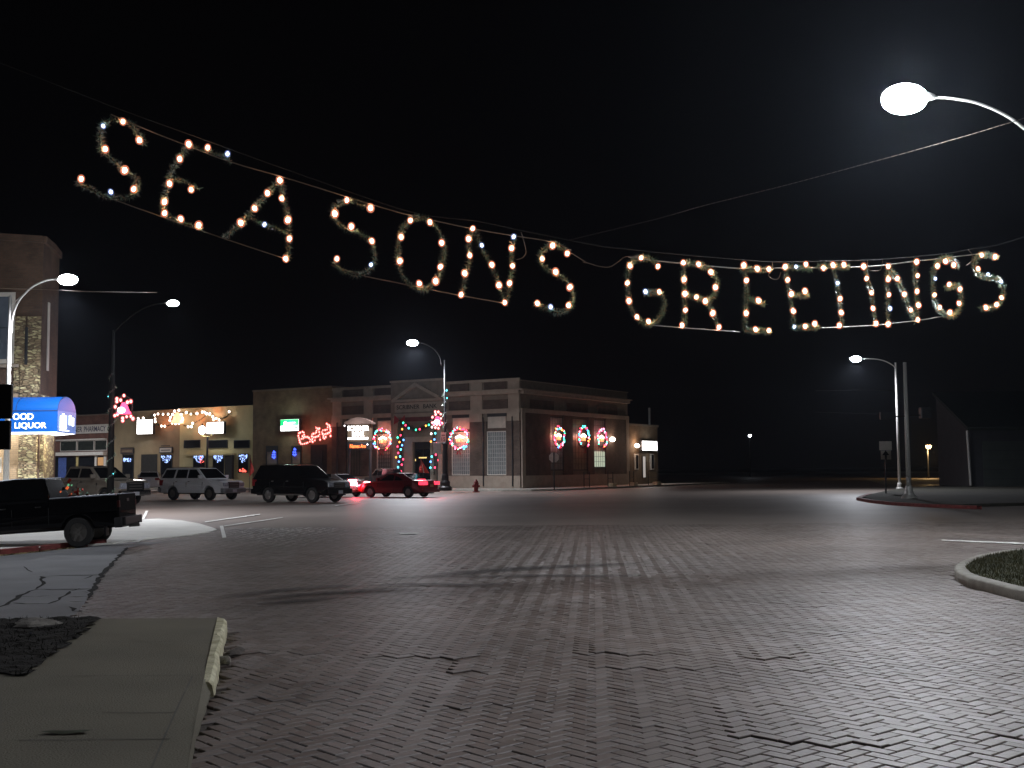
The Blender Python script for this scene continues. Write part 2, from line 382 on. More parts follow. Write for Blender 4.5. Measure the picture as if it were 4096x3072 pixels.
# cracked concrete apron (left)
def apron():
    zone = apron_zone; b = MB()
    xs = [-14 + .5 * i for i in range(26)]; ys = sorted(set([p[1] for p in apron_zone] + [8 + .75 * i for i in range(27)]))
    def right(y):
        pts = [(p[1], p[0]) for p in apron_zone[:5]]; pts.sort()
        if y <= pts[0][0]: return pts[0][1]
        for (a, x0), (c, x1) in zip(pts, pts[1:]):
            if a <= y <= c: return x0 + (x1 - x0) * (y - a) / (c - a)
        return pts[-1][1]
    ylo = apron_zone[5][1] ; ys = [y for y in ys if ylo <= y <= 27.8]
    for ya, yb in zip(ys, ys[1:]):
        ra, rb = right(ya), right(yb); N = 14
        for i in range(N):
            q = [(-14 + (r + 14) * t, y) for (r, y, t) in ((ra, ya, i / N), (ra, ya, (i + 1) / N), (rb, yb, (i + 1) / N), (rb, yb, i / N))]
            b.add([(x, y, .006 + hill(x, y)) for x, y in q], [(0, 1, 2, 3)])
    # edge skirt towards the bricks
    for ya, yb in zip(ys, ys[1:]):
        ra, rb = right(ya), right(yb)
        b.add([(ra, ya, .006 + hill(ra, ya)), (rb, yb, .006 + hill(rb, yb)), (rb, yb, -.05 + hill(rb, yb)), (ra, ya, -.05 + hill(ra, ya))], [(0, 1, 2, 3)])
    o = b.build('concrete_road', M_apron); tag(o, kind='structure'); return o
apron_o = apron()
def crack(mb, pix, wd, z=.010):
    P = [G(*c9(*p), 0) for p in pix]; Q = []
    for a, c in zip(P, P[1:]):
        n = max(2, int((c - a).length / .25))
        for i in range(n): Q.append(a.lerp(c, i / n))
    Q.append(P[-1]); L = []; Rr = []
    for i, p in enumerate(Q):
        t = (Q[min(i + 1, len(Q) - 1)] - Q[max(i - 1, 0)]).normalized(); nrm = Vector((-t.y, t.x, 0))
        j = nrm * random.uniform(-.035, .035); ww = wd * random.uniform(.4, 1.5)
        if i in (0, len(Q) - 1): ww *= .3
        for lst, s in ((L, 1), (Rr, -1)):
            q = p + j + nrm * ww * s; lst.append((q.x, q.y, z + hill(q.x, q.y)))
    n = len(Q); mb.add(L + Rr, [(i, i + 1, n + i + 1, n + i) for i in range(n - 1)])
cb = MB()
for pix, wd in (([(870, 70), (760, 180), (700, 250), (640, 340), (590, 420)], .032), ([(700, 255), (580, 262), (420, 262), (280, 268)], .03),
                ([(280, 268), (300, 305), (245, 355)], .035), ([(640, 352), (480, 358), (350, 358), (245, 358)], .025), ([(245, 355), (130, 400), (80, 445), (0, 480)], .03),
                ([(80, 450), (180, 455), (320, 455), (390, 430), (470, 370)], .022), ([(470, 370), (530, 350)], .02), ([(600, 405), (520, 408), (460, 410)], .022),
                ([(580, 440), (470, 442)], .02), ([(480, 475), (500, 505), (600, 512)], .025), ([(130, 402), (240, 408), (340, 400)], .015), ([(600, 378), (540, 375)], .03),
                ([(620, 262), (570, 285)], .02), ([(150, 200), (210, 240)], .012)):
    crack(cb, pix, wd)
cro = cb.build('road_crack', M_crack); tag(cro, kind='structure')

# near sidewalk with soil bed, painted kerb and ramp edge
slab('sidewalk', [(-14, 2.0), (sw_b1.x, 2.0), (sw_b1.x, sw_b1.y), (sw_b0.x, sw_b0.y), (sw_k1.x, sw_k1.y), (sw_k0.x, sw_k0.y), (-14, sw[0].y)], -.05, ZS, M_conc)
def ramp():
    b = MB()
    top = [Vector(sw_k1), G(*c9(1300, 1400), ZS), Vector(sw_b0), Vector(sw_b1)]
    bot = [Vector((kerb_near.x, kerb_near.y, .02)), G(*c9(1330, 1270), .02), edge_b, edge_b2]
    # gutter strip: sloping concrete between walk and bricks
    t2 = [G(*c9(1385, 965), ZS), G(*c9(1330, 1200), ZS), G(*c9(1275, 1569), ZS), G(*c9(1200, 1900), ZS)]
    b2 = [G(*c9(1462, 965), .02), G(*c9(1385, 1200), .02), G(*c9(1262, 1569), .02), G(*c9(1150, 1900), .02)]
    for i in range(3):
        b.add([t2[i] + Vector((-.0, 0, .002)), t2[i + 1] + Vector((0, 0, .002)), b2[i + 1], b2[i]], [(0, 1, 2, 3)])
        b.add([b2[i], b2[i + 1], b2[i + 1] - Vector((0, 0, .1)), b2[i] - Vector((0, 0, .1))], [(0, 1, 2, 3)])
    o = b.build('gutter_ramp', M_conc); tag(o, kind='structure')
ramp()
jb = MB()
for pix in ([(720, 712), (1440, 703)], [(300, 942), (1390, 935)], [(700, 1190), (1190, 1190)], [(120, 1378), (1160, 1370)], [(1310, 942), (1220, 1130), (1130, 1330), (1030, 1569)]):
    P = [G(*c9(*p), ZS + .003) for p in pix]
    for a, c in zip(P, P[1:]):
        t = (c - a).normalized(); nn_ = Vector((-t.y, t.x, 0)) * .006
        jb.add([a + nn_, c + nn_, c - nn_, a - nn_], [(0, 1, 2, 3)])
tag(jb.build('sidewalk_joint', mat('joint_dark', (.10, .095, .08), .9)), kind='structure')  # slab joints as thin lines in a darker tone
soil_px = [(0, 562), (250, 556), (470, 547), (580, 552), (690, 556), (625, 592), (540, 660), (470, 720), (400, 775), (330, 822), (250, 885), (180, 940), (90, 945), (0, 935)]
soil = [G(*c9(*p), ZS + .004) for p in soil_px]; soil = [(p.x, p.y) for p in soil] + [(-14, soil[-1].y), (-14, soil[0].y)]
def soilmesh():
    xs = [-9 + .09 * i for i in range(84)]; ys = [soil[8][1] - 2.2 + .09 * i for i in range(60)]
    b = MB(); idx = {}
    for j in range(len(ys) - 1):
        for i in range(len(xs) - 1):
            if inpoly(xs[i] + .045, ys[j] + .045, soil):
                q = []
                for (a, c) in ((i, j), (i + 1, j), (i + 1, j + 1), (i, j + 1)):
                    if (a, c) not in idx:
                        idx[(a, c)] = len(b.v); b.v.append(Vector((xs[a] + random.uniform(-.03, .03), ys[c] + random.uniform(-.03, .03), ZS + .006 + random.uniform(0, .03))))
                    q.append(idx[(a, c)])
                b.f.append(tuple(q)); b.m.append(0)
    for _ in range(5000):                    # dead stubble standing in the bed
        x = random.uniform(-6.5, -1.4); y = random.uniform(ys[0], ys[-1])
        if inpoly(x, y, soil):
            h = random.uniform(.015, .05); a = random.uniform(0, 6.28); dx, dy = math.cos(a) * .006, math.sin(a) * .006; lx = random.uniform(-.03, .03)
            b.add([(x - dx, y - dy, ZS + .01), (x + dx, y + dy, ZS + .01), (x + lx, y + lx, ZS + .02 + h)], [(0, 1, 2)])
    o = b.build('soil_bed', M_soil); tag(o, kind='structure')
soilmesh()
def lump(name, c, sx, sy, sz, m, label, cat, seed=1, group=None, rot=0):
    rr = random.Random(seed); b = MB(); b.sphere((0, 0, 0), 1, 12, 8)
    me_v = []
    for v in b.v:
        k = 1 + .22 * math.sin(v.x * 3.1 + seed) + .18 * math.sin(v.y * 4.3 + 2 * seed) + rr.uniform(-.07, .07)
        q = Vector((v.x * sx * k, v.y * sy * k, max(-.3, v.z) * sz * k)); q.rotate(Matrix.Rotation(rot, 3, 'Z')); me_v.append(q + Vector(c))
    b.v = me_v; o = b.build(name, m, smooth=False); return tag(o, label, cat, group)
p = G(*c9(255, 612), ZS); lump('stone', (p.x, p.y, ZS + .03), .24, .17, .055, mat('pale_stone', (.20, .19, .17), .9, var=.3, scale=9, bump=.4), 'pale crumpled flat stone lying on the dark soil bed', 'stone', 3)
p = G(*c9(1523, 868), 0); lump('rubble_lump', (p.x, p.y, .035), .055, .055, .055, M_kerb, 'small broken concrete lump in the gutter beside the painted kerb', 'rubble', 5)
p = G(*c9(1600, 800), 0); lump('rubble_lump', (p.x, p.y, .02), .09, .2, .03, M_gap, 'dark flat dirt-caked lump against the bricks by the kerb', 'rubble', 8)
def leaf():
    p = G(*c9(455, 1333), ZS); b = MB()
    pts = [(-.16, -.01), (-.10, .022), (-.02, .035), (.08, .03), (.15, .008), (.11, -.02), (.0, -.033), (-.09, -.025)]
    b.add([(p.x + x, p.y + y * 1.6, ZS + .006 + .012 * abs(x) / .16) for x, y in pts] + [(p.x, p.y, ZS + .016)], [(i, (i + 1) % 8, 8) for i in range(8)])
    tag(b.build('fallen_leaf', mat('dead_leaf', (.035, .04, .02), .8, var=.3, scale=20)), 'single dark curled leaf lying flat on the near concrete walk', 'leaf')
leaf()
def painted_kerb():
    b = MB(); N = 26
    a0, a1 = Vector(sw_k0), Vector(sw_k1); o0, o1 = kerb_far, kerb_near
    secs = []
    for i in range(N + 1):
        t = i / N; a = a0.lerp(a1, t); o = o0.lerp(o1, t); j = .006 * math.sin(t * 17) + random.uniform(-.006, .006)
        dz = random.uniform(-.003, .002) - (.035 * max(0, t - .85) / .15)
        chip = -.03 if .30 < t < .36 else 0
        secs.append([(a.x, a.y, -.03), (a.x, a.y, ZS + .012 + dz), (o.x - .03 + j + chip, o.y, ZS + .014 + dz), (o.x + j + chip, o.y, ZS - .015 + dz), (o.x + j * .3 + .01, o.y, -.03)])
    for i in range(N):
        k = len(b.v); b.add(secs[i] + secs[i + 1], [(q, q + 1, q + 6, q + 5) for q in range(4)])
    b.add(secs[0], [(0, 1, 2, 3, 4)]); b.add(secs[-1], [(4, 3, 2, 1, 0)])
    tag(b.build('painted_kerb', M_kerbp), 'short chipped kerb with worn yellow-white paint edging the near walk', 'kerb')
painted_kerb()

# right island: kerb, lawn and grass
def island():
    b = MB(); P = isl; n = len(P); cx = sum(p.x for p in P) / n; cy = sum(p.y for p in P) / n
    secs = []
    for i, p in enumerate(P[:-2]):
        a = P[max(0, i - 1)]; c = P[min(n - 3, i + 1)]; t = (c - a).normalized(); inn = Vector((t.y, -t.x, 0))
        if inn.dot(Vector((cx - p.x, cy - p.y, 0))) < 0: inn = -inn
        s = inn * .17
        secs.append([(p.x, p.y, -.03), (p.x, p.y, .115), (p.x + inn.x * .03, p.y + inn.y * .03, .14), (p.x + s.x, p.y + s.y, .145), (p.x + s.x, p.y + s.y, .03)])
    for i in range(len(secs) - 1): b.add(secs[i] + secs[i + 1], [(q, q + 1, q + 6, q + 5) for q in range(4)])
    tag(b.build('island_kerb', M_kerb, smooth=True), kind='structure')
    inner = [(s[4][0], s[4][1]) for s in secs] + [(16.5, P[-2].y), (16.5, P[-1].y)]
    slab('lawn', inner, 0, .125, M_lawn)
    g = MB(); xs = [q[0] for q in inner]; ys = [q[1] for q in inner]; cnt = 0
    while cnt < 26000:
        x = random.uniform(min(xs), 13.2); y = random.uniform(min(ys), max(ys))
        if not inpoly(x, y, inner): continue
        cnt += 1; h = random.uniform(.03, .075); a = random.uniform(0, 6.28); dx, dy = math.cos(a) * .007, math.sin(a) * .007
        lx, ly = random.uniform(-.04, .04), random.uniform(-.04, .04); k = len(g.v)
        g.v += [Vector((x - dx, y - dy, .12)), Vector((x + dx, y + dy, .12)), Vector((x + lx, y + ly, .12 + h))]; g.f.append((k, k + 1, k + 2)); g.m.append(0)
    tag(g.build('grass', M_grass), 'short winter grass on the kerbed corner at the right', 'grass', kind='stuff')
island()

# left corner walk in front of the awning building
tipc = [c2(1010, 1400), c2(1130, 1335), c2(1245, 1278), c2(1400, 1270), c2(1600, 1277), c2(1760, 1292), c2(1880, 1315), c2(1920, 1332), c2(1850, 1352), c2(1700, 1375), c2(1500, 1395), c2(1250, 1420), c2(1000, 1448), c8(870, 985), c8(450, 1015), c8(0, 1040)]
cw = [G(*p, .13) for p in tipc]
cwall = [(-40, 26.0 - 8), (-40, 52)] + [(-16.5, 47.5)] + [(p.x, p.y) for p in cw[2:]]
cz = lambda x, y: hill(x, y) - .11 * max(0, min(1, (x + 11.5) / 2.5))
slab('corner_sidewalk', cwall, -.12, .13, mat('new_white_concrete', (.80, .79, .73), .85, var=.08, scale=1.3, bump=.15, bscale=40), cz)
def redkerb():
    b = MB(); P = [G(*c8(*q), .13) for q in ((1300, 958), (1100, 970), (870, 985), (650, 1000), (450, 1015), (220, 1028), (0, 1042), (-300, 1062), (-900, 1110))]
    for a, c in zip(P, P[1:]):
        za, zc = hill(a.x, a.y), hill(c.x, c.y); t = (c - a).normalized(); o = Vector((t.y, -t.x, 0))
        if o.y > 0: o = -o
        o *= .15
        b.add([(a.x, a.y, .142 + za), (c.x, c.y, .142 + zc), (c.x + o.x, c.y + o.y, .138 + zc), (a.x + o.x, a.y + o.y, .138 + za), (c.x + o.x * 1.15, c.y + o.y * 1.15, -.05 + zc), (a.x + o.x * 1.15, a.y + o.y * 1.15, -.05 + za)],
              [(0, 1, 2, 3), (3, 2, 4, 5)])
    tag(b.build('red_kerb', M_redk), kind='structure')
    g = MB()
    for _ in range(420):
        t = random.random(); i = random.randrange(1, len(P) - 2); q = P[i].lerp(P[i + 1], t); x = q.x + random.uniform(-.2, .2); y = q.y - .2 - abs(random.gauss(0, .16)); z = hill(x, y) + .01
        s = random.uniform(.02, .05); a = random.uniform(0, 6.28); dx, dy = math.cos(a) * s, math.sin(a) * s
        g.add([(x - dx, y - dy, z), (x + dy, y - dx, z + random.uniform(.005, .03)), (x + dx, y + dy, z + .005), (x - dy, y + dx, z + random.uniform(.005, .03))], [(0, 1, 2, 3)])
    tag(g.build('leaf_litter', mat('dry_leaves', (.30, .24, .12), .8, var=.5, scale=8)), 'dry leaves blown along the foot of the red kerb', 'leaves', kind='stuff')
redkerb()
yp = [G(*c2(*q), .03) for q in ((1555, 1312), (1680, 1308), (1705, 1322), (1575, 1327))]
slab('tactile_strip', [(q.x, q.y) for q in yp], .026, .034, mat('tactile_yellow', (.45, .26, .05), .7, var=.2, scale=8))

# road markings
def mark(name, c, quad, z=.022):
    P = [G(*c(*q), z) for q in quad]; b = MB()
    b.add(P, [(0, 1, 2, 3)]); tag(b.build(name, M_line), kind='structure')
mk = 'road_marking'
mark(mk, c2, [(1945, 1335), (1975, 1333), (2003, 1438), (1968, 1440)])
mark(mk, c2, [(1290, 1200), (1313, 1200), (1278, 1272), (1255, 1275)], .024)
mark(mk, c2, [(1180, 1478), (1270, 1430), (1305, 1428), (1225, 1478)], .026)
mark(mk, c2, [(1810, 1296), (2300, 1228), (2300, 1234), (1815, 1302)])
mark(mk, c2, [(1985, 1332), (2500, 1258), (2500, 1263), (1985, 1338)])
mark(mk, lambda x, y: (x * 1.8517, y * 1.8517), [(862, 1151), (905, 1151), (900, 1153.5), (864, 1153.5)])
mark(mk, cI, [(690, 450), (2300, 515), (2300, 531), (690, 462)])
mark(mk, c4, [(1010, 1487), (1250, 1462), (1252, 1466), (1015, 1492)])
for u in (300, 620, 940, 1260):
    pass

# bank-side pavements
BA = R(-32)
corner = G(*c5(2170, 1410)); BK = Frame((corner.x, corner.y), BA)
def loc2w(F, pts): return [(F.world(x, y, 0).x, F.world(x, y, 0).y) for x, y in pts]
slab('bank_sidewalk', loc2w(BK, [(-62, -4.2), (1.0, -4.2), (3.0, -3.4), (4.1, -1.8), (4.3, 0), (4.3, 33), (0, 33), (0, 0), (-62, 0)]), -.05, .13, M_conc2)
slab('bank_kerb', loc2w(BK, [(-62, -4.38), (1.05, -4.38), (3.1, -3.56), (4.26, -1.85), (4.46, 0), (4.46, 33), (4.31, 33), (4.31, 0), (4.11, -1.8), (3.0, -3.41), (1.0, -4.21), (-62, -4.21)]), -.05, .134, M_kerb)
# right far corner
rc = [G(*c7(*q), .12) for q in ((985, 962), (1040, 943), (1120, 925), (1250, 905), (1460, 893))]
rb_ = [G(*c7(*q), .12) for q in ((1560, 1006), (1400, 1002), (1180, 990), (1060, 978))]
slab('far_corner_ground', [(p.x, p.y) for p in rc] + [(60, 160), (75, 70)] + [(p.x, p.y) for p in rb_], -.05, .12, mat('dark_turf', (.04, .038, .028), .95, var=.4, scale=2))
kb = MB()
P = [G(*c7(*q), .13) for q in ((1040, 941), (995, 955), (975, 966), (1060, 980), (1180, 992), (1400, 1004), (1700, 1015))]
for a, c in zip(P, P[1:]):
    t = (c - a).normalized(); o = Vector((t.y, -t.x, 0)) * .25
    kb.add([a, c, c + o, a + o, (c + o) * 1 - Vector((0, 0, .18)), (a + o) - Vector((0, 0, .18)), a - Vector((0, 0, .18)), c - Vector((0, 0, .18))], [(0, 1, 2, 3), (3, 2, 4, 5), (0, 6, 7, 1)])
tag(kb.build('red_kerb', M_redk), kind='structure')
fs_ = [G(*c7(*q), .01) for q in ((1000, 857), (1500, 857), (1500, 892), (1100, 885))]
slab('far_street', [(fs_[0].x, fs_[0].y), (fs_[1].x + 20, fs_[1].y), (fs_[2].x + 20, fs_[2].y), (fs_[3].x, fs_[3].y)], .0, .01, M_conc2)
slab('far_parking', [(40, 250), (110, 250), (110, 330), (30, 330)], .0, .02, M_conc2)

# ================================================================== LAMPS
LEDC = (.90, .92, 1.0)
M_led = emit('led_lens', (.90, .95, 1.0), 140)
def lamp_head(LPf, root, tip, dirv, L=.8, lit=None, power=0, angle=R(170), soft=.2, big=1.0, glow=150, lcol=LEDC, lrot=(0, 0, 0)):
    """cobra head with a drop lens; tip = where the arm enters, dirv = horizontal direction of the head"""
    d = Vector(dirv).normalized(); s = Vector((-d.y, d.x, 0)); up = Vector((0, 0, 1)); tip = Vector(tip)
    b = MB(); secs = []
    for t, wd, hi, lo in ((0, .05, .05, .05), (.08, .08, .08, .06), (.2, .12, .12, .05), (.3, .12, .10, .05)):
        c = tip + d * (t * L)
        secs.append([c + s * (wd * x * .8 * big) + up * ((hi if z > 0 else lo) * z * .5 * big) for x, z in ((-1, 0), (-.7, .8), (0, 1), (.7, .8), (1, 0), (.8, -1), (-.8, -1))])
    for a, c in zip(secs, secs[1:]):
        b.add(a + c, [(i, (i + 1) % 7, (i + 1) % 7 + 7, i + 7) for i in range(7)])
    b.add(secs[0], [tuple(range(7))]); b.add(secs[-1], [tuple(range(7))])
    LPf(b, 'lamp_head', M_pole if lit else M_steel, smooth=True)
    lb = MB(); c = tip + d * (.58 * L) - up * (.02 * big); vs = []; n = 16; rings = 9
    for i in range(rings + 1):
        a = -math.pi / 2 + math.pi * i / rings
        for k in range(n):
            an = 2 * math.pi * k / n
            vs.append(c + d * (math.cos(an) * math.cos(a) * .44 * L) + s * (math.sin(an) * math.cos(a) * .19 * big) - up * (math.sin(a) * .17 * big))
    lb.add(vs, [(i * n + k, i * n + (k + 1) % n, (i + 1) * n + (k + 1) % n, (i + 1) * n + k) for i in range(rings) for k in range(n)])
    LPf(lb, 'lamp_lens', emit('led_optic_%d' % glow, (.88, .93, 1.0), glow), smooth=True)
    if power:
        light(root, c - up * (.32 * big) - Vector(root.location), power, tuple(lcol), soft, angle, .9, rot=lrot)
def arm_curve(pts, n=6):                     # Catmull-Rom through points
    P = [Vector(p) for p in pts]; P = [P[0] * 2 - P[1]] + P + [P[-1] * 2 - P[-2]]; out = []
    for i in range(1, len(P) - 2):
        for k in range(n):
            t = k / n; a, b, c, d = P[i - 1], P[i], P[i + 1], P[i + 2]
            out.append(.5 * ((2 * b) + (c - a) * t + (2 * a - 5 * b + 4 * c - d) * t * t + (3 * b - a - 3 * c + d) * t ** 3))
    out.append(P[-2]); return out
def street_lamp(label, base_xy, ztop, armpts, head_dir, D, power, r0=.11, r1=.06, polem=None, zbase=.13, big=1.0, baseplate=True, hL=.8, angle=R(170), glow=150, lrot=(0, 0, 0)):
    root = thing('street_lamp', label, 'street lamp', (base_xy[0], base_xy[1], zbase), group='street lamps around the crossing'); lp = LP(root)
    b = MB(); b.tube([(base_xy[0], base_xy[1], zbase), (base_xy[0], base_xy[1], ztop)], r0, 12, r1); lp(b, 'pole', polem or M_pole, smooth=True)
    if baseplate:
        b = MB(); b.lathe([(.24, 0), (.24, .05), (.17, .10), (.15, .35), (.11, .42)], (base_xy[0], base_xy[1], zbase - .0), 12); lp(b, 'pole_base', polem or M_pole)
    b = MB(); A = arm_curve(armpts); b.tube(A, .045, 8, .03); lp(b, 'arm', polem or M_pole, smooth=True)
    lamp_head(lp, root, A[-1], head_dir, hL, True, power, big=big, angle=angle, glow=glow, lrot=lrot)
    return root, lp
cA = K(2800, 100, 1.7068)
# near right lamp: its pole stands just outside the frame
DA = 25.0
tipA = AT(*cA(1600, 492), DA); headdirA = Vector((-1, 0, 0))
armA = [AT(*cA(2640, 1330), DA), AT(*cA(2480, 990), DA), AT(*cA(2330, 810), DA), AT(*cA(2212, 705), DA), AT(*cA(2080, 612), DA), AT(*cA(1900, 535), DA), AT(*cA(1740, 504), DA), tipA]
lampA, _ = street_lamp('big glaring street lamp with curved arm above the letters at the right', (armA[0].x, DA), armA[0].z + .6, armA, headdirA, DA, 900, zbase=0, big=1.95, hL=1.15, glow=540)
# left lamp by the blue awning
cB = K(0, 900, 2.0743); DB = 43.0
armB = [AT(*cB(92, 900), DB), AT(*cB(104, 760), DB), AT(*cB(150, 640), DB), AT(*cB(215, 560), DB), AT(*cB(290, 500), DB), AT(*cB(385, 460), DB), AT(*cB(455, 450), DB)]
pB = AT(*cB(72, 1200), DB)
lampB, lpB = street_lamp('bright street lamp on a white pole in front of the tall brick building', (pB.x, DB), AT(*cB(78, 585), DB).z, armB, (1, 0, 0), DB, 7500, r0=.12, zbase=.1, big=1.2, hL=.85, glow=100, angle=R(150))
b = MB(); b.tube([AT(*cB(88, 672), DB), AT(*cB(245, 528), DB)], .02, 6); lpB(b, 'brace', M_pole)
# third lamp: dark pole wound with tinsel
DC = 52.0
hC = AT(687, 1211, DC); poleC = AT(446, 1700, DC)
armC = [AT(452, 1330, DC), AT(500, 1285, DC), AT(560, 1240, DC), AT(620, 1217, DC), AT(660, 1212, DC)]
lampC, lpC = street_lamp('street lamp on dark tinsel-wound pole left of the white car, lit bell hung on it', (poleC.x, DC), AT(455, 1320, DC).z, armC, (1, 0, 0), DC, 550, r0=.17, r1=.08, polem=mat('dull_black_pole', (.006, .0065, .0065), .85, 0, bump=0, spec=.1), big=.8, hL=.62, glow=90)
# lamp before the bank
pD = G(*c5(1330, 1418), .13); DD = pD.y
hD = AT(1653, 1366, DD)
armD = [AT(1766, 1462, DD), AT(1760, 1430, DD), AT(1740, 1400, DD), AT(1710, 1380, DD), AT(1680, 1370, DD)]
lampD, lpD = street_lamp('street lamp with fluted black base before the bank door', (pD.x, DD), AT(1766, 1440, DD).z, armD, (-1, 0, 0), DD, 7600, r0=.11, r1=.07, polem=M_dark, baseplate=False, big=1.25, hL=.95, glow=140, angle=R(166), lrot=(R(-14), 0, 0))
b = MB(); zD = lambda y: AT(*c5(1320, y), DD).z
b.lathe([(.5, 0), (.5, .25), (.36, .35), (.36, .6), (.28, .75), (.25, 1.1), (.2, 1.25), (.2, zD(900) - .2), (.26, zD(900) - .1), (.2, zD(900)), (.12, zD(880))], (pD.x, DD, .13), 12)
lpD(b, 'pole_base', M_black)
# far right lamp and the plain pole beside it
pE = G(*c7(1205, 915), .12); DE = pE.y
armE = [AT(*c7(1184, 190), DE), AT(*c7(1160, 165), DE), AT(*c7(1110, 140), DE), AT(*c7(1050, 129), DE), AT(*c7(985, 128), DE)]
lampE, lpE = street_lamp('street lamp on a slim pale pole beside the dark garage', (pE.x, DE), AT(*c7(1185, 152), DE).z, armE, (-1, -.1, 0), DE, 3800, r0=.10, r1=.07, big=1.1, hL=.9, glow=120, angle=R(166), lrot=(R(-16), 0, 0))
pP = G(*c7(1262, 970), .12); DP = pP.y
root = thing('utility_pole', 'plain pale pole with flared foot standing right of the far street lamp', 'pole', (pP.x, pP.y, .12)); lp = LP(root)
b = MB(); b.tube([(pP.x, pP.y, .12), (pP.x, pP.y, AT(*c7(1247, 150), DP).z)], .13, 12, .08); lp(b, 'pole', M_pole, smooth=True)
b = MB(); b.lathe([(.36, 0), (.36, .08), (.24, .2), (.15, .6)], (pP.x, pP.y, .12), 12); lp(b, 'pole_base', M_pole)
b = MB(); b.tube([AT(*c7(1110, 478), DP), AT(*c7(1250, 474), DP), AT(*c7(1380, 466), DP)], .035, 6); lp(b, 'cross_arm', M_dark)
q = AT(*c7(1358, 455), DP); b = MB(); b.box(q.x - .25, q.x + .25, q.y - .2, q.y + .2, q.z - .28, q.z + .28); lp(b, 'camera_box', M_dark, bevel=.05)
q = AT(*c7(1135, 472), DP); b = MB(); b.box(q.x - .4, q.x + .3, q.y - .1, q.y + .1, q.z - .18, q.z + .18); lp(b, 'sign_plate', M_dark, bevel=.02)
# lamps outside the frame that light the street, the far one added
def off_lamp(x, y, z, label, power, hd=(0, 1, 0)):
    h = Vector(hd).normalized()
    A = [(x - h.x * 2.6, y - h.y * 2.6, z - 1.4), (x - h.x * 2.2, y - h.y * 2.2, z - .6), (x - h.x * 1.3, y - h.y * 1.3, z - .1), (x - h.x * .5, y - h.y * .5, z)]
    return street_lamp(label, (A[0][0], A[0][1]), z - .8, A, h, 0, power, zbase=0, hL=.9)
off_lamp(6.6, 10.0, 9.5, 'street lamp on the near right kerb beyond the picture edge', 1500, (-1, 0, 0))
off_lamp(-17, 23, 9.5, 'street lamp on the near left kerb beyond the picture edge', 1500, (1, 0, 0))

off_lamp(-50, 108, 10, 'added street lamp far down the main street, unseen, brightening the pharmacy', 9000, (1, 0, 0))  # unseen lamp added to brighten the pharmacy and the shop beside it
# small far lights
def yard_light(px, py, D, col, s, r, label, power=0):
    q = AT(px, py, D); root = thing('yard_light', label, 'lamp', (q.x, q.y, 0)); lp = LP(root)
    b = MB(); b.tube([(q.x, q.y, 0), (q.x, q.y, q.z + .3)], .12, 8, .08); lp(b, 'pole', M_dark)
    b = MB(); b.lathe([(.05, .45), (r * .9, .35), (r * 1.1, .12), (r * .8, .1)], (q.x, q.y - .35, q.z), 10); lp(b, 'lamp_shade', M_steel)
    b = MB(); b.sphere((q.x, q.y - .35, q.z), r, 10, 6); lp(b, 'bulb', emit('yard_' + label[:6], col, s), smooth=True)
    if power: light(root, Vector((q.x, q.y - .6, q.z - .7)) - Vector(root.location), power, col, .2)
yard_light(2998, 1742, 190, (.8, .88, 1), 25, .26, 'tiny cold white light far down the dark side street')
yard_light(3710, 1785, 150, (1, .62, .25), 25, .34, 'small orange lamp glowing left of the dark garage', 900)

# ================================================================== WIRES AND THE LIT LETTERS
W0 = ray(315, 1100); W0 = Vector((W0.x / W0.y * 16.6, 16.6, 0)); W1 = ray(4037, 1100); W1 = Vector((W1.x / W1.y * 23, 23, 0))
WN = Vector((-(W1 - W0).y, (W1 - W0).x, 0)).normalized()
def BP(p, off=0.0):
    r = ray(*p); C = Vector((0, 0, CAMH)); t = (W0 + WN * off - C).dot(WN) / r.dot(WN); return C + r * t
def smooth_path(pts, closed=False): return arm_curve(pts, 5)
def wire(pix, label, r=.007, m=None, off=0, name='support_cable', cat='cable'):
    P = [BP(p, off) for p in pix]; b = MB(); b.tube(arm_curve(P, 6), r, 6)
    tag(b.build(name, m or M_wire, smooth=True), label, cat)
wire([(-700, 60), (-150, 200), bA(0, -180), bA(520, 20), bA(1060, 215), bA(1500, 375), bA(2100, 590), bB(810, 215), bB(1300, 285), bB(1660, 360), bB(2212, 470), bC(380, 115), bC(900, 168), bC(1500, 218), bC(1850, 240), bC(2212, 237), bD(300, 222), bD(560, 218), bD(880, 205), bD(1400, 160), bD(1700, 112), (4060, 960), (4500, 800)],
     'topmost sagging span cable running above all the lit letters', .006, M_wired, .03)
wire([bA(430, 60), bA(720, 185), bA(1060, 320), bA(1500, 485), bA(1920, 605), bA(2212, 695), bB(540, 165), bB(810, 240), bB(1270, 340), bB(1570, 392), bB(1850, 437), bB(2000, 500)],
     'upper wire that the letters of the first word hang from', .009, M_wire, -.02)
wire([bA(150, 690), bA(500, 830), bA(860, 960), bA(1430, 1160), bA(1990, 1345)], 'lower tie wire under the first three letters', .008)
wire([bB(230, 610), bB(480, 690), bB(720, 740), bB(990, 797), bB(1190, 835), bB(1510, 892)], 'lower tie wire under the letters SON of the first word', .009)
wire([bC(400, 190), bC(650, 225), bC(940, 255), bC(1500, 305), bC(1940, 300), bC(2212, 300), bD(280, 283), bD(700, 275), bD(940, 255), bD(1190, 222), bD(1400, 200), bD(1800, 152)],
     'upper wire that the letters of the second word hang from', .011, M_steel, -.02)
wire([bC(640, 862), bC(930, 888), bC(1500, 930)], 'lower tie wire from the letter G to the letter E', .010, M_steel)
wire([bD(290, 845), bD(500, 840), bD(800, 822), bD(1210, 778), bD(1450, 738)], 'lower tie wire from the letter T to the second G', .010, M_steel)
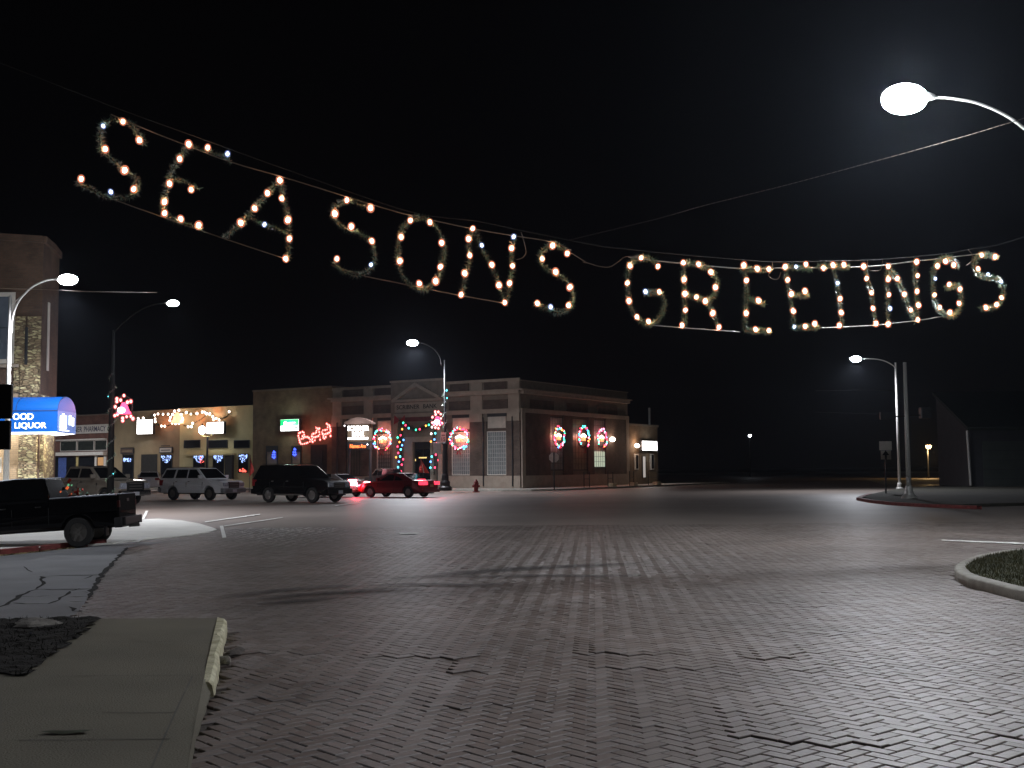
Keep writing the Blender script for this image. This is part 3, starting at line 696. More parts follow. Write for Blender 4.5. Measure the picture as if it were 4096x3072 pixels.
for pix, lab in (([bB(1630, 365), bB(1660, 470), bB(1665, 520), bB(1640, 555), bB(1600, 568)], 'thin power lead looping down beside the letter N'),
                 ([bC(0, 250), bC(120, 285), bC(220, 288), bC(300, 240), bC(370, 190), bC(480, 188)], 'power lead sagging between the two words into the letter G'),
                 ([bC(1815, 240), bC(1820, 310), bC(1780, 370), bC(1830, 412), bC(1880, 400), bC(1900, 340)], 'small cable loop between the two letters E'),
                 ([bD(750, 215), bD(752, 290), bD(800, 312), bD(870, 300), bD(890, 210)], 'small cable loop between the letters I and N'),
                 ([bD(1690, 115), bD(1725, 160), bD(1720, 220), bD(1670, 262)], 'cable loop hanging between the last G and S'),
                 ([bB(2000, 520), bB(2110, 590), bC(-50, 240), bC(0, 250)], 'thin power lead trailing right from the third S')):
    wire(pix, lab, .006, M_wire, -.04, 'power_lead', 'cable')
M_bulb = emit('bulb_filament_glow', (1.0, .60, .38), 42); M_bhalo = shell('bulb_halo', (1.0, .29, .17), 1.0, .42)
M_bulbw = emit('cool_bulb_glow', (.75, .85, 1.0), 14); M_bhalow = shell('cool_bulb_halo', (.35, .45, 1.0), .9, .3)
def bulb_mesh(r, m1, m2, name):
    b = MB(); b.sphere((0, 0, 0), r * .52, 8, 6, 1.25); b.cur = 1; b.sphere((0, 0, 0), r, 10, 7, 1.2)
    if m2 is None: b = MB(); b.sphere((0, 0, 0), r, 8, 5, 1.2)
    o = b.build(name, [m1, m2] if m2 else [m1], local=True, smooth=True); me = o.data; bpy.data.objects.remove(o); return me
BM = bulb_mesh(.060, M_bulb, M_bhalo, 'bulb'); BMW = bulb_mesh(.046, M_bulbw, M_bhalow, 'bulb')
def put(me, parent, loc, name='bulb', rot=None, sc=None):
    o = bpy.data.objects.new(name, me); COL.objects.link(o); o.parent = parent; o.location = loc
    if rot: o.rotation_euler = rot
    if sc: o.scale = (sc,) * 3
    return o
def tinsel(mb, path, r=.045, per=230, wd=.004, ln=.07, rr=random):
    P = [Vector(p) for p in path]
    for a, c in zip(P, P[1:]):
        L = (c - a).length; t = (c - a).normalized() if L > 1e-6 else Vector((1, 0, 0))
        for _ in range(max(1, int(L * per))):
            o = a.lerp(c, rr.random()); v = Vector((rr.gauss(0, 1), rr.gauss(0, 1), rr.gauss(0, 1))).normalized()
            v = (v - t * v.dot(t) * .6).normalized(); s = v.cross(t).normalized() * wd
            e = o + v * (r * .4 + ln * rr.uniform(.3, 1)); k = len(mb.v)
            mb.v += [o - s, o + s, e]; mb.f.append((k, k + 1, k + 2)); mb.m.append(0)
M_tglint = mat('tinsel_glint', (.8, .42, .18), .3, .0, var=.2, scale=20, bump=0, spec=1.0)  # gold blades put the bulbs' orange glints into the tinsel colour
def letter(lbl, crop, strokes, bulbs, cool=(), dens=1.0):
    allp = [BP(crop(*q)) for s in strokes for q in s]
    base = Vector((sum(p.x for p in allp) / len(allp), sum(p.y for p in allp) / len(allp), min(p.z for p in allp)))
    root = thing('light_letter', lbl, 'lit letter', base, group='lit tinsel letters of the street banner')
    g = MB(); g2 = MB(); fr = MB()
    for s in strokes:
        P = [BP(crop(*q)) - base for q in s]; P = arm_curve(P, 5) if len(P) > 2 else P
        tinsel(g, P, r=.04, per=int(460 * dens), wd=.009, ln=.10); tinsel(g2, P, r=.06, per=int(110 * dens), wd=.009, ln=.08); fr.tube(P, .011, 6)
    fr.build('wire_frame', M_dark, root, local=True); g.build('tinsel_garland', M_tinsel, root, local=True); g2.build('tinsel_glint', M_tglint, root, local=True)
    for i, q in enumerate(bulbs):
        put(BMW if i in cool else BM, root, BP(crop(*q), -.035) - base, rot=(random.uniform(-.4, .4), random.uniform(-.4, .4), 0), sc=random.uniform(.85, 1.12))
letter('first letter S of SEASONS, strongly tilted at the far end of the banner', bA, [[(720, 330), (690, 260), (600, 150), (500, 110), (400, 120), (345, 180), (330, 300), (350, 390), (430, 450), (540, 550), (640, 620), (670, 720), (600, 790), (480, 800), (370, 790), (250, 720), (160, 690), (130, 640)]],
       [(360, 165), (535, 125), (680, 290), (378, 368), (550, 555), (630, 722), (427, 747), (165, 632)], (0, 6), .8)
letter('tilted letter E of SEASONS hanging before the letter A', bA, [[(1120, 330), (1040, 440), (950, 600), (915, 750), (890, 860), (910, 960)], [(1100, 330), (1190, 360), (1300, 390), (1440, 450), (1490, 480)], [(940, 620), (1060, 650), (1210, 720)], [(910, 960), (1050, 1020), (1230, 1080)]],
       [(1117, 325), (1285, 355), (1460, 410), (1037, 455), (947, 673), (1138, 727), (902, 835), (903, 935), (1047, 985), (1205, 1042)], (2,), .8)
letter('leaning letter A of SEASONS', bA, [[(1930, 640), (1800, 780), (1690, 900), (1580, 1030), (1430, 1150)], [(1930, 640), (1960, 800), (1995, 990), (2005, 1150), (2000, 1350)], [(1650, 970), (1800, 1040), (1990, 1110)]],
       [(1923, 645), (1813, 757), (1700, 893), (1577, 1020), (1940, 805), (1995, 995), (2007, 1160), (1787, 1035), (1975, 1338)], (7,), .8)
letter('middle letter S of SEASONS, right after the A', bB, [[(540, 190), (460, 165), (380, 130), (300, 150), (245, 200), (250, 270), (330, 340), (440, 380), (520, 430), (550, 510), (540, 610), (480, 670), (400, 680), (300, 640), (240, 590)]],
       [(345, 130), (520, 188), (257, 230), (378, 325), (530, 432), (523, 606), (272, 563)], (5,), .8)
letter('round letter O of SEASONS', bB, [[(880, 255), (960, 285), (1030, 360), (1065, 470), (1050, 600), (1010, 710), (930, 790), (850, 780), (770, 710), (725, 600), (725, 470), (745, 370), (800, 280), (880, 255)]],
       [(813, 280), (958, 293), (745, 402), (1045, 445), (737, 580), (1035, 622), (880, 745), (1000, 728)])
letter('letter N of SEASONS with a thin lead looping at its side', bB, [[(1275, 340), (1245, 450), (1250, 560), (1225, 670), (1195, 820)], [(1290, 350), (1340, 480), (1410, 610), (1470, 760), (1510, 890)], [(1575, 400), (1562, 520), (1565, 640), (1545, 760), (1520, 890)]],
       [(1273, 340), (1243, 415), (1252, 537), (1215, 670), (1188, 827), (1340, 463), (1415, 606), (1467, 757), (1510, 885), (1575, 400), (1560, 485), (1567, 615), (1545, 743)], (5, 9))
letter('last letter S of SEASONS, before the gap between the two words', bB, [[(1990, 530), (1940, 480), (1870, 455), (1800, 490), (1765, 560), (1800, 620), (1880, 670), (1960, 720), (2010, 790), (2015, 870), (1980, 930), (1900, 960), (1820, 930), (1740, 900)]],
       [(1862, 465), (1970, 523), (1787, 563), (1885, 658), (1990, 772), (1980, 905), (1848, 917), (1750, 890)], (6,))
letter('first letter G of GREETINGS, with blue-green tinsel', bC, [[(700, 300), (640, 220), (570, 195), (500, 200), (420, 250), (395, 350), (395, 480), (410, 620), (440, 720), (490, 790), (570, 850), (650, 840), (710, 790), (750, 700), (755, 610), (720, 550), (650, 540), (560, 545)]],
       [(527, 200), (418, 278), (692, 283), (392, 447), (408, 623), (485, 780), (600, 825), (570, 532), (705, 535)], (7,), 1.5)
letter('letter R of GREETINGS', bC, [[(945, 250), (945, 420), (955, 560), (955, 720), (945, 890)], [(960, 250), (1090, 265), (1210, 320), (1270, 400), (1265, 500), (1230, 590), (1160, 610)], [(950, 560), (1070, 590), (1170, 630), (1230, 740), (1290, 890)]],
       [(943, 248), (1092, 263), (1213, 340), (950, 413), (1258, 490), (958, 553), (1070, 585), (1157, 625), (963, 714), (1232, 743), (930, 862), (1292, 882)], (), 1.4)
letter('first letter E of GREETINGS, beside the R', bC, [[(1540, 300), (1560, 450), (1560, 600), (1550, 760), (1545, 900)], [(1510, 315), (1670, 315), (1800, 312)], [(1560, 600), (1640, 620), (1740, 655)], [(1545, 905), (1650, 920), (1800, 922)]],
       [(1537, 273), (1668, 307), (1782, 310), (1563, 422), (1680, 620), (1560, 745), (1652, 903), (1780, 913)], (), 1.4)
letter('second letter E of GREETINGS, beside the T', bC, [[(1940, 290), (1960, 430), (1990, 560), (2015, 720), (2020, 880)], [(1930, 290), (2050, 293), (2190, 310)], [(2000, 560), (2070, 570), (2170, 570)], [(2020, 885), (2140, 885), (2271, 885)]],
       [(1943, 288), (2050, 287), (2147, 263), (1968, 417), (2003, 555), (2138, 527), (2023, 722), (2033, 878), (2139, 873), (2233, 848)], (1, 7), 1.4)
letter('letter T of GREETINGS', bD, [[(285, 275), (430, 270), (575, 280)], [(430, 290), (460, 400), (480, 560), (500, 700), (510, 845)]],
       [(335, 285), (425, 258), (527, 255), (467, 427), (492, 573), (503, 703), (485, 822)], (3,), 1.4)
letter('single stroke letter I of GREETINGS', bD, [[(725, 275), (745, 380), (780, 510), (800, 660), (825, 815)]],
       [(712, 270), (740, 383), (785, 517), (800, 663), (828, 805)], (), 1.4)
letter('letter N of GREETINGS, between the I and the G', bD, [[(945, 245), (930, 400), (940, 530), (935, 670), (945, 825)], [(960, 300), (1030, 400), (1090, 530), (1140, 670), (1210, 785)], [(1190, 215), (1190, 350), (1205, 500), (1210, 640), (1215, 775)]],
       [(943, 270), (943, 390), (1027, 383), (948, 535), (1093, 530), (960, 664), (1153, 678), (942, 810), (1208, 228), (1217, 357), (1212, 503), (1225, 633), (1218, 768)], (5,), 1.4)
letter('second letter G of GREETINGS, near the end of the banner', bD, [[(1590, 280), (1540, 200), (1470, 190), (1410, 220), (1365, 320), (1360, 450), (1370, 560), (1410, 660), (1470, 720), (1540, 735), (1600, 690), (1630, 600), (1620, 500), (1590, 450), (1530, 460), (1470, 470)]],
       [(1478, 222), (1555, 257), (1402, 267), (1382, 385), (1512, 440), (1612, 482), (1375, 537), (1605, 615), (1423, 653), (1518, 702)], (3,), 1.4)
letter('final letter S of GREETINGS at the end of the banner', bD, [[(1960, 190), (1880, 165), (1810, 160), (1760, 210), (1750, 290), (1790, 350), (1870, 370), (1960, 390), (2010, 450), (2020, 540), (1980, 620), (1900, 660), (1810, 660)]],
       [(1815, 165), (1940, 180), (1783, 292), (1875, 345), (1997, 412), (2002, 563), (1955, 628), (1855, 655)], (3, 4), 1.2)
# the thin brighter wire that climbs to the lamp arm
def span():
    P = [AT(*cA(x, y), d) for x, y, d in ((-900, 1470, 60), (-300, 1325, 50), (0, 1240, 44), (300, 1165, 39), (600, 1090, 35), (900, 1010, 31), (1250, 915, 28), (1700, 790, 26), (2090, 675, 25), (2330, 600, 25))]
    Q = arm_curve(P, 8); root = thing('span_wire', 'long spiral-wrapped wire rising to the big lamp at the right', 'wire', Q[0]); lp = LP(root)
    b = MB(); b.tube(Q, .009, 6); lp(b, 'core_wire', M_wired)
    b = MB()
    for a, c in zip(Q[10:], Q[11:]):
        L = (c - a).length; n = max(1, int(L / .75))
        for i in range(n): b.tube([a.lerp(c, (i + .1) / n), a.lerp(c, (i + .82) / n)], .009, 6)
    lp(b, 'wire_wrap', M_wire)
span()
b = MB(); b.tube([AT(*cB(-200, 520), 38), AT(*cB(400, 537), 41), AT(*cB(700, 552), 43.5), AT(*cB(1300, 560), 52)], .010, 6)
tag(b.build('utility_wire', M_wire, smooth=True), 'taut wire passing just under the left street lamp head', 'wire')
b = MB(); b.tube([AT(*c7(700, 322), 90), AT(*c7(1000, 316), 90), AT(*c7(1186, 322), 90)], .03, 6)
tag(b.build('utility_wire', M_dark, smooth=True), 'faint upper wire reaching the far slim lamp pole', 'wire')
b = MB(); b.tube([AT(*c7(700, 450), 90), AT(*c7(1000, 458), 90), AT(*c7(1196, 470), 90)], .03, 6)
tag(b.build('utility_wire', M_dark, smooth=True), 'faint lower wire reaching the far slim lamp pole', 'wire')

# ================================================================== BUILDINGS
def bl(name, label, x0, cat='building', F0=None):
    o = (F0 or BK).world(x0, 0, 0); F = Frame((o.x, o.y), (F0 or BK).a)
    return F, thing(name, label, cat, (o.x, o.y, 0), F.a)
def addbox(root, name, m, boxes, bevel=0, parent=None):
    b = MB()
    for q in boxes: b.box(*q)
    return b.build(name, m, parent or root, local=True, bevel=bevel)
# ---- bank
root = thing('bank_building', 'stone and brick corner bank with pediment, name carved above the door', 'bank', (corner.x, corner.y, 0), BA); bank = root
fz = lambda y, x=1890: BK.front(c5(x, y))[1]; fx = lambda x, y=900: BK.front(c5(x, y))[0]
xL = fx(85); ZT = fz(183); DEP = BK.side(c6(1415, 900))[0]
zc0, zc1, zm0, zm1, za0, za1 = fz(352), fz(318), fz(510), fz(410), fz(562), fz(515)
zw, ztr0, ztr1, zg0, zg1, zp = fz(575), fz(725), fz(600), fz(1225), fz(760), fz(1253)
addbox(root, 'wall', M_stone, [(xL, -.0, 0, DEP, 0, ZT - .15)])
addbox(root, 'roof', M_dark, [(xL + .3, -.4, .3, DEP - .3, ZT - .6, ZT - .3)][:0] + [(xL + .35, -.35, .35, DEP - .35, ZT - .149, ZT - .10)])
b = MB()   # stone trim on the front: copings, cornice, bands, plinth, capitals
def trim(x0, x1, z0, z1, d, nm='stone_band', mm=None): q_ = MB(); q_.box(x0, x1, -d, 0.002, z0, z1); q_.build(nm, mm or M_lime, root, local=True)
cbx0, cbx1 = fx(755), fx(1345)
for x0, x1 in ((xL, cbx0 - .003), (cbx1 + .003, -.0)):
    trim(x0, x1, ZT - .22, ZT, .12, 'coping'); trim(x0, x1, zc0 - .02, zc1, .30, 'cornice'); trim(x0, x1, zc1, zc1 + .12, .38, 'cornice'); trim(x0, x1, zm0 - .16, zm0 - .06, .10)
    trim(x0, x1, za0, za1, .16, 'architrave'); trim(x0, x1, 0.14, zp, .16, 'plinth')
b.box(xL - .35, xL, -.38, 0, zc1, zc1 + .12)
piers = [(fx(85), fx(190)), (fx(430), fx(535)), (fx(1612), fx(1750)), (fx(2030), -.02)]
for x0, x1 in piers:
    trim(x0 + .05, x1 - .05, za1 + .003, zc0 - .023, .10, 'pilaster'); trim(x0, x1, zw - .55, za0 - .003, .20, 'capital'); trim(x0 + .05, x1 - .05, zc1 + .123, ZT - .223, .08, 'pilaster')
b.build('cornice_end', M_lime, root, local=True)
b = MB()   # brick panels and piers
for x0, x1 in ((fx(195), fx(425)), (fx(540), fx(750)), (fx(1375), fx(1606)), (fx(1755), fx(2025))):
    trim(x0, x1, zm0, zm1, .05, 'brick_panel', M_bbrick); trim(x0 + .1, x1 - .1, fz(300), fz(195), .05, 'brick_panel', M_bbrick)
pz0, pz1 = zp + .003, zw - .553
wins = [(fx(240), fx(410)), (fx(580), fx(755)), (fx(1408), fx(1610)), (fx(1797), fx(2012))]
edges = [(xL, wins[0][0]), (wins[0][1], wins[1][0]), (cbx1 + .003, wins[2][0]), (wins[2][1], wins[3][0]), (wins[3][1], -.0)]
for x0, x1 in edges: trim(x0, x1, pz0, pz1, .14, 'brick_pier', M_bbrick)
def window(root, x0, x1, z0, z1, d=.02, grid=(6, 8), pane=None, fr=None, name='window', sub=None, gw=.014, gm=None, fw=.07):
    b = MB(); f = fw
    b.box(x0, x1, -d - .05, -d, z0, z0 + f); b.box(x0, x1, -d - .05, -d, z1 - f, z1); b.box(x0, x0 + f, -d - .05, -d, z0 + f, z1 - f); b.box(x1 - f, x1, -d - .05, -d, z0 + f, z1 - f)
    w_ = b.build(name, fr or M_whitep, root, local=True)
    b = MB(); b.box(x0 + f, x1 - f, -d - .012, -d + .02, z0 + f, z1 - f); b.build('pane', pane or M_glass, w_, local=True)
    if grid:
        b = MB()
        for i in range(1, grid[0]): q = x0 + f + (x1 - x0 - 2 * f) * i / grid[0]; b.box(q - gw, q + gw, -d - .035, -d - .012, z0 + f, z1 - f)
        for i in range(1, grid[1]): q = z0 + f + (z1 - z0 - 2 * f) * i / grid[1]; b.box(x0 + f, x1 - f, -d - .03, -d - .0125, q - gw, q + gw)
        b.build('glazing_bars', gm or M_dark, w_, local=True)
    return w_
M_pane = mat('curtained_glass', (.20, .22, .22), .35, var=.25, scale=1.4, bump=.05)
M_paned = mat('dim_curtain_glass', (.16, .13, .10), .4, var=.3, scale=1.4, bump=.05)
M_transom = mat('etched_transom', (.48, .42, .36), .5, var=.15, scale=2, bump=.05)
for i, (x0, x1) in enumerate(wins):
    window(root, x0, x1, zp + .05, zg1, grid=(8, 10) if i else (9, 1), pane=(M_paned if i == 0 else M_pane), fr=M_whitep if i in (1, 2, 3) else M_dark, gw=.022, gm=M_steel if i > 1 else M_dark)
    addbox(root, 'transom', M_transom, [(x0 + .08, x1 - .08, -.05, .02, ztr0, ztr1)])
    addbox(root, 'window_header', M_dark, [(x0, x1, -.03, .015, ztr1 + .02, za0)])
    addbox(root, 'window_spandrel', M_bbrick, [(x0, x1, -.035, .012, zg1 + .01, ztr0 - .01)])
for x in (150, 1765, 2087):
    b = MB(); b.tube([(fx(x), -.22, .3), (fx(x), -.22, za0 - .3)], .055, 8); b.build('downspout', M_dark, root, local=True)
# centre block with pediment
PD = .34; zC = BK.front(c5(1000, 196), -PD)[1]; fq = lambda x, y=900: BK.front(c5(x, y), -PD)[0]; fy = lambda y, x=1020: BK.front(c5(x, y), -PD)[1]
zdoor = fy(880); dx0, dx1 = fq(972), fq(1168)
b = MB(); b.box(cbx0, cbx1, -PD, 0, zdoor, zC); b.box(cbx0, dx0, -PD, 0, 0.14, zdoor - .003); b.box(dx1, cbx1, -PD, 0, .14, zdoor - .003)
b.build('entrance_block', M_stone, root, local=True)
b = MB()
b.box(cbx0 - .05, cbx1 + .05, -PD - .10, -PD, zC - .12, zC + .05)
b.box(fq(768), fq(1335), -PD - .12, -PD, fy(600), fy(562)); b.box(fq(775), fq(1330), -PD - .05, -PD, fy(545), fy(440))
for x0, x1 in ((762, 805), (1252, 1300)): b.box(fq(x0), fq(x1), -PD - .16, -PD, .14, fy(603))
b.box(fq(880), fq(970), -PD - .06, -PD, .14, fy(822)); b.box(fq(1168), fq(1250), -PD - .06, -PD, .14, fy(822)); b.box(fq(970) + .003, fq(1168) - .003, -PD - .06, -PD, fy(878), fy(822))
b.build('door_surround', M_lime, root, local=True)
apx = (fq(1015), fy(222)); el = (fq(765), fy(400)); er = (fq(1290), fy(385)); b = MB()
for (a, c) in ((el, apx), (apx, er)):
    dx, dz = c[0] - a[0], c[1] - a[1]; L = math.hypot(dx, dz); nx_, nz_ = -dz / L * .26, dx / L * .26
    b.prism([(a[0], a[1]), (c[0], c[1]), (c[0] - nx_, c[1] - nz_), (a[0] - nx_, a[1] - nz_)], lambda p, q, d: (p, d, q), -PD - .30, -PD + .0)
b.box(el[0] - .1, er[0] + .1, -PD - .26, -PD, fy(432), fy(405))
b.build('pediment', M_lime, root, local=True)
for wd_, xa_, xb_ in (('SCRIBNER', 797, 1050), ('BANK', 1092, 1242)):
    text(wd_, fq(xb_) - fq(xa_), (fy(462) - fy(520)) * .82, mat('carved_lettering', (.015, .012, .01), .8), root, Matrix.Translation((fq(xa_), -PD - .052, fy(512))) @ Matrix.Rotation(R(90), 4, 'X'), 'carved_lettering', .01, .008)
addbox(root, 'maroon_panel', M_maroon, [(fq(870), fq(1205), -PD - .03, -PD, fy(650), fy(603))])
M_int = emit('warm_interior_light', (1, .72, .25), 1.1)
dr = addbox(root, 'door', M_wooddoor, [(dx0, dx1, -.12, -.02, .14, zdoor)])
addbox(root, 'door_glass', M_glass, [(dx0 + .12, (dx0 + dx1) / 2 - .05, -.135, -.12, .4, zdoor - .6), ((dx0 + dx1) / 2 + .05, dx1 - .12, -.135, -.12, .4, zdoor - .6)], parent=dr)
addbox(root, 'lit_transom', M_int, [(fx(1050), fx(1135), -.15, -.135, fz(1060, 1090), fz(1046, 1090)), (fx(1008), fx(1016), -.15, -.135, fz(1090, 1090), fz(1066, 1090))], parent=dr)
# side of the bank
sy = lambda x, y=1000, d=0: BK.side(c6(x, y), d)[0]; sz = lambda y, x=232: BK.side(c6(x, y))[1]
b = MB()
b.box(0, .12, 0, DEP, ZT - .22, ZT - .16); b.box(.0, .30, .0, DEP, zc0 - .02, zc1); b.box(0, .38, -.38, DEP + .3, zc1, zc1 + .12); b.box(0, .16, 0, DEP, za0, za1); b.box(0, .16, 0, DEP, .14, zp)
b.box(0, .14, 0, .5, zp, za0 - .003); b.box(0, .14, DEP - .6, DEP, zp + .003, za0 - .003)
b.build('side_trim', M_lime, root, local=True)
sw_ = [(545, 695, 620, 1195), (795, 962, 630, 1195), (1030, 1160, 655, 1165)]
b = MB(); ys = [.503]
for x0, x1, _, _ in sw_: ys += [sy(x0), sy(x1)]
ys.append(DEP - .603)
for i in range(0, len(ys), 2): b.box(0, .12, ys[i], ys[i + 1], zp + .003, za0 - .003)
for i in range(3): b.box(0, .05, ys[2 * i + 1], ys[2 * i + 2], zw, za0 - .004)
for y0, y1 in ((1.2, 4.4), (6.2, 9.4), (11, 14.2)): b.box(0, .05, y0 * DEP / 16, y1 * DEP / 16, zm0, zm1)
b.build('side_brickwork', M_bbrick, root, local=True)
def swindow(x0, x1, ztop, zbot, pane, lit=None):
    y0, y1 = sy(x0), sy(x1); z0, z1 = zbot, ztop; b = MB(); f = .09
    b.box(.02, .07, y0, y1, z0, z0 + f); b.box(.02, .07, y0, y1, z1 - f, z1); b.box(.02, .07, y0, y0 + f, z0 + f, z1 - f); b.box(.02, .07, y1 - f, y1, z0 + f, z1 - f)
    w_ = b.build('window', M_dark, root, local=True)
    zm_ = lit if lit else z0 + f
    b = MB(); b.box(-.02, .035, y0 + f, y1 - f, zm_, z1 - f); b.build('pane', pane, w_, local=True)
    if lit:
        b = MB(); b.box(-.02, .037, y0 + f, y1 - f, z0 + f, zm_); b.build('lit_blind', emit('lit_curtain', (.62, .72, .55), .62), w_, local=True)
    b = MB()
    for i in range(1, 5): q = y0 + f + (y1 - y0 - 2 * f) * i / 5; b.box(.038, .05, q - .012, q + .012, z0 + f, z1 - f)
    for i in range(1, 9): q = z0 + f + (z1 - z0 - 2 * f) * i / 9; b.box(.038, .049, y0 + f, y1 - f, q - .012, q + .012)
    b.build('glazing_bars', M_dark, w_, local=True)
zs_ = lambda y, x: BK.side(c6(x, y))[1]
swindow(545, 695, zw - .05, zs_(1195, 620), M_pane); swindow(795, 962, zw - .05, zs_(1195, 880), M_paned); swindow(1030, 1160, zw - .05, zs_(1165, 1095), M_pane, zs_(978, 1095))

# ---- low annex behind the bank
y0 = DEP + .02; y1 = sy(1745, 1000); zA = zs_(706, 1580)
o = BK.world(0, y0, 0); root = thing('bank_annex', 'low brick annex with a lit door strip behind the bank', 'building', (o.x, o.y, 0), BA); LEN = y1 - y0
addbox(root, 'wall', M_tbrick, [(-9, 0, 0, LEN, 0, zA)])
addbox(root, 'coping', M_stone, [(-9.1, .1, 0, LEN + .1, zA, zA + .2)])
sd = lambda x: sy(x) - y0
for x0, x1, za_, zb_ in ((1480, 1525, 1010, 1185), (1655, 1698, 1010, 1185)):
    b = MB(); b.box(.002, .06, sd(x0), sd(x1), zs_(zb_, x0), zs_(za_, x0)); w_ = b.build('window', M_whitep, root, local=True)
    b = MB(); b.box(.06, .075, sd(x0) + .35 * (sd(x1) - sd(x0)), sd(x1) - .1, zs_(zb_, x0) + .1, zs_(za_, x0) - .1); b.build('pane', M_glass, w_, local=True)
b = MB(); b.box(.002, .08, sd(1566), sd(1608), zs_(1280, 1588), zs_(1030, 1588)); d_ = b.build('door', M_wooddoor, root, local=True)
b = MB(); b.box(.08, .09, sd(1572), sd(1597), zs_(1270, 1588), zs_(1040, 1588)); b.build('lit_door_glass', emit('lit_door', (.8, .74, .70), .42), d_, local=True)
o = BK.side(c6(1705, 690)); b = MB(); b.tube([(-.5, o[0] - y0, zA), (-.5, o[0] - y0, zs_(500, 1705) )], .12, 8); b.build('vent_pipe', M_steel, root, local=True)

# lit sign boxes
def sign_box(label, F, x0, x1, z0, z1, d, m_face, name='lit_sign', dep=.3, texts=(), face2=None, axis='front', powr=0, pc=(1, 1, 1)):
    """F-local front sign; axis 'side' puts it on the x = +d plane with x0,x1 meaning y"""
    if axis == 'front': o = F.world((x0 + x1) / 2, -d, z0); rz = F.a
    else: o = F.world(d, (x0 + x1) / 2, z0); rz = F.a + R(90)
    w = abs(x1 - x0) / 2; h = z1 - z0; root = thing(name, label, 'sign', o, rz, 'lit signs along the street'); 
    b = MB(); b.box(-w, w, 0, dep, 0, h); b.build('cabinet', M_dark, root, local=True, bevel=.03)
    b = MB(); b.box(-w + .05, w - .05, -.02, -.001, .05, h - .05); b.build('face', m_face, root, local=True)
    b = MB(); b.box(-.05, .05, dep, dep + .25, h * .3, h * .7); b.build('bracket', M_dark, root, local=True)
    for (t, tx, tw, tz, th, tm, off) in texts:
        text(t, tw, th, tm, root, Matrix.Translation((tx, -.03, tz)) @ Matrix.Rotation(R(90), 4, 'X'), 'lettering', .008, off)
    if powr: light(root, (0, -.45, h / 2), powr, pc, .3, name='sign_light')
    return root
M_wface = emit('white_sign_face', (1, .98, .97), 4.5)
M_wface2 = emit('white_letter_glow', (.92, .93, 1), 5)
a0, a1, z0, z1 = BK.sr(c6, 1567, 865, 1735, 978, .35)
sign_box('white lit sign above the annex door at the end of the bank', BK, a0, a1, z0, z1, .38, M_wface, axis='side', powr=60, dep=.3)
# wall lanterns on the side
def wall_lamp(px, label, power, r=.2):
    y, z = BK.side(px, .3); o = BK.world(.3, y, z); root = thing('wall_lamp', label, 'wall lamp', o, BA)
    b = MB(); b.box(-.28, -.1, -.06, .06, -.1, .1); b.build('bracket', M_dark, root, local=True)
    b = MB(); b.sphere((0, 0, 0), r, 12, 8, .8); b.build('globe', emit('warm_globe', (1, .80, .66), 14), root, local=True, smooth=True)
    light(root, (.35, 0, .1), power, (1, .62, .42), .15, name='glow')
wall_lamp(c6(1243, 850), 'round warm wall lamp on the bank side by the third wreath', 40, .26); wall_lamp(c6(1517, 920), 'round warm wall lamp on the annex beside its white sign', 60, .24)

# ---- bank decorations
CBULB = {}
for nm, cc in (('red', (1, .05, .12)), ('green', (.05, .9, .45)), ('blue', (.12, .35, 1)), ('orange', (1, .32, .06)), ('white', (1, .85, .8)), ('pink', (1, .25, .4)), ('teal', (.1, .75, .9))):
    CBULB[nm] = bulb_mesh(.055, emit('bulb_' + nm, cc, 4.5 if nm != 'white' else 6), None, 'bulb')
M_bow = mat('red_bow_cloth', (.35, .02, .03), .6, var=.2)
M_ever = mat('evergreen_garland', (.02, .045, .022), .7, var=.6, scale=10, bump=0)
M_candle = emit('candle_glow', (1, .55, .42), 12); M_candle2 = emit('candle_stem_glow', (1, .38, .16), 1.6)
def wreath(loc, rz, rx, rzv, label, n=34, seed=1, lamp=60, sc=1.0, drop=()):
    rr = random.Random(seed); root = thing('wreath', label, 'wreath', loc, rz, 'lit christmas wreaths on the bank')
    g = MB(); path = [(math.cos(a) * rx * .92, -.1, math.sin(a) * rzv * .92) for a in [i * math.pi / 18 for i in range(37)]]
    tinsel(g, path, .10, 130, .012, .14, rr); g.build('greenery', M_ever, root, local=True)
    b = MB(); b.tube(path, .035, 6); b.build('ring', M_black, root, local=True)
    cols = ['red', 'green', 'red', 'blue', 'red', 'pink', 'green', 'orange', 'teal', 'red', 'pink']
    for i in range(n):
        a = 2 * math.pi * i / n + rr.uniform(-.07, .07); k = rr.uniform(.82, 1.08)
        if any(abs(((math.degrees(a) - d + 180) % 360) - 180) < w_ for d, w_ in drop): continue
        put(CBULB[rr.choice(cols)], root, (math.cos(a) * rx * k, -.22, math.sin(a) * rzv * k), sc=sc * rr.uniform(.8, 1.25))
    b = MB()
    for s in (-1, 1):
        b.add([(0, -.25, -rzv * 1.0), (s * .28, -.3, -rzv * .88), (s * .3, -.25, -rzv * 1.12)], [(0, 1, 2)])
        b.add([(0, -.26, -rzv * 1.0), (s * .08, -.3, -rzv * 1.02), (s * .24, -.28, -rzv * 1.45), (s * .08, -.28, -rzv * 1.42)], [(0, 1, 2, 3)])
    b.build('bow', M_bow, root, local=True)
    b = MB(); cxs = (-.38, -.19, 0, .19, .38)
    for i, q in enumerate(cxs): b.tube([(q * rx * .9, -.14, -.32 * rzv), (q * rx * .9, -.14, .02 * rzv)], .035, 6)
    b.build('candle', M_candle2, root, local=True)
    b = MB()
    for i, q in enumerate(cxs): b.sphere((q * rx * .95, -.15, (.10 + .07 * (2 - abs(i - 2))) * rzv), .085 * max(.8, rx), 8, 6, 1.3)
    b.build('candle_flame', M_candle, root, local=True, smooth=True)
    if lamp: light(root, (0, -.3, 0), lamp, (1, .22, .14), .2, name='candle_light')
    return root
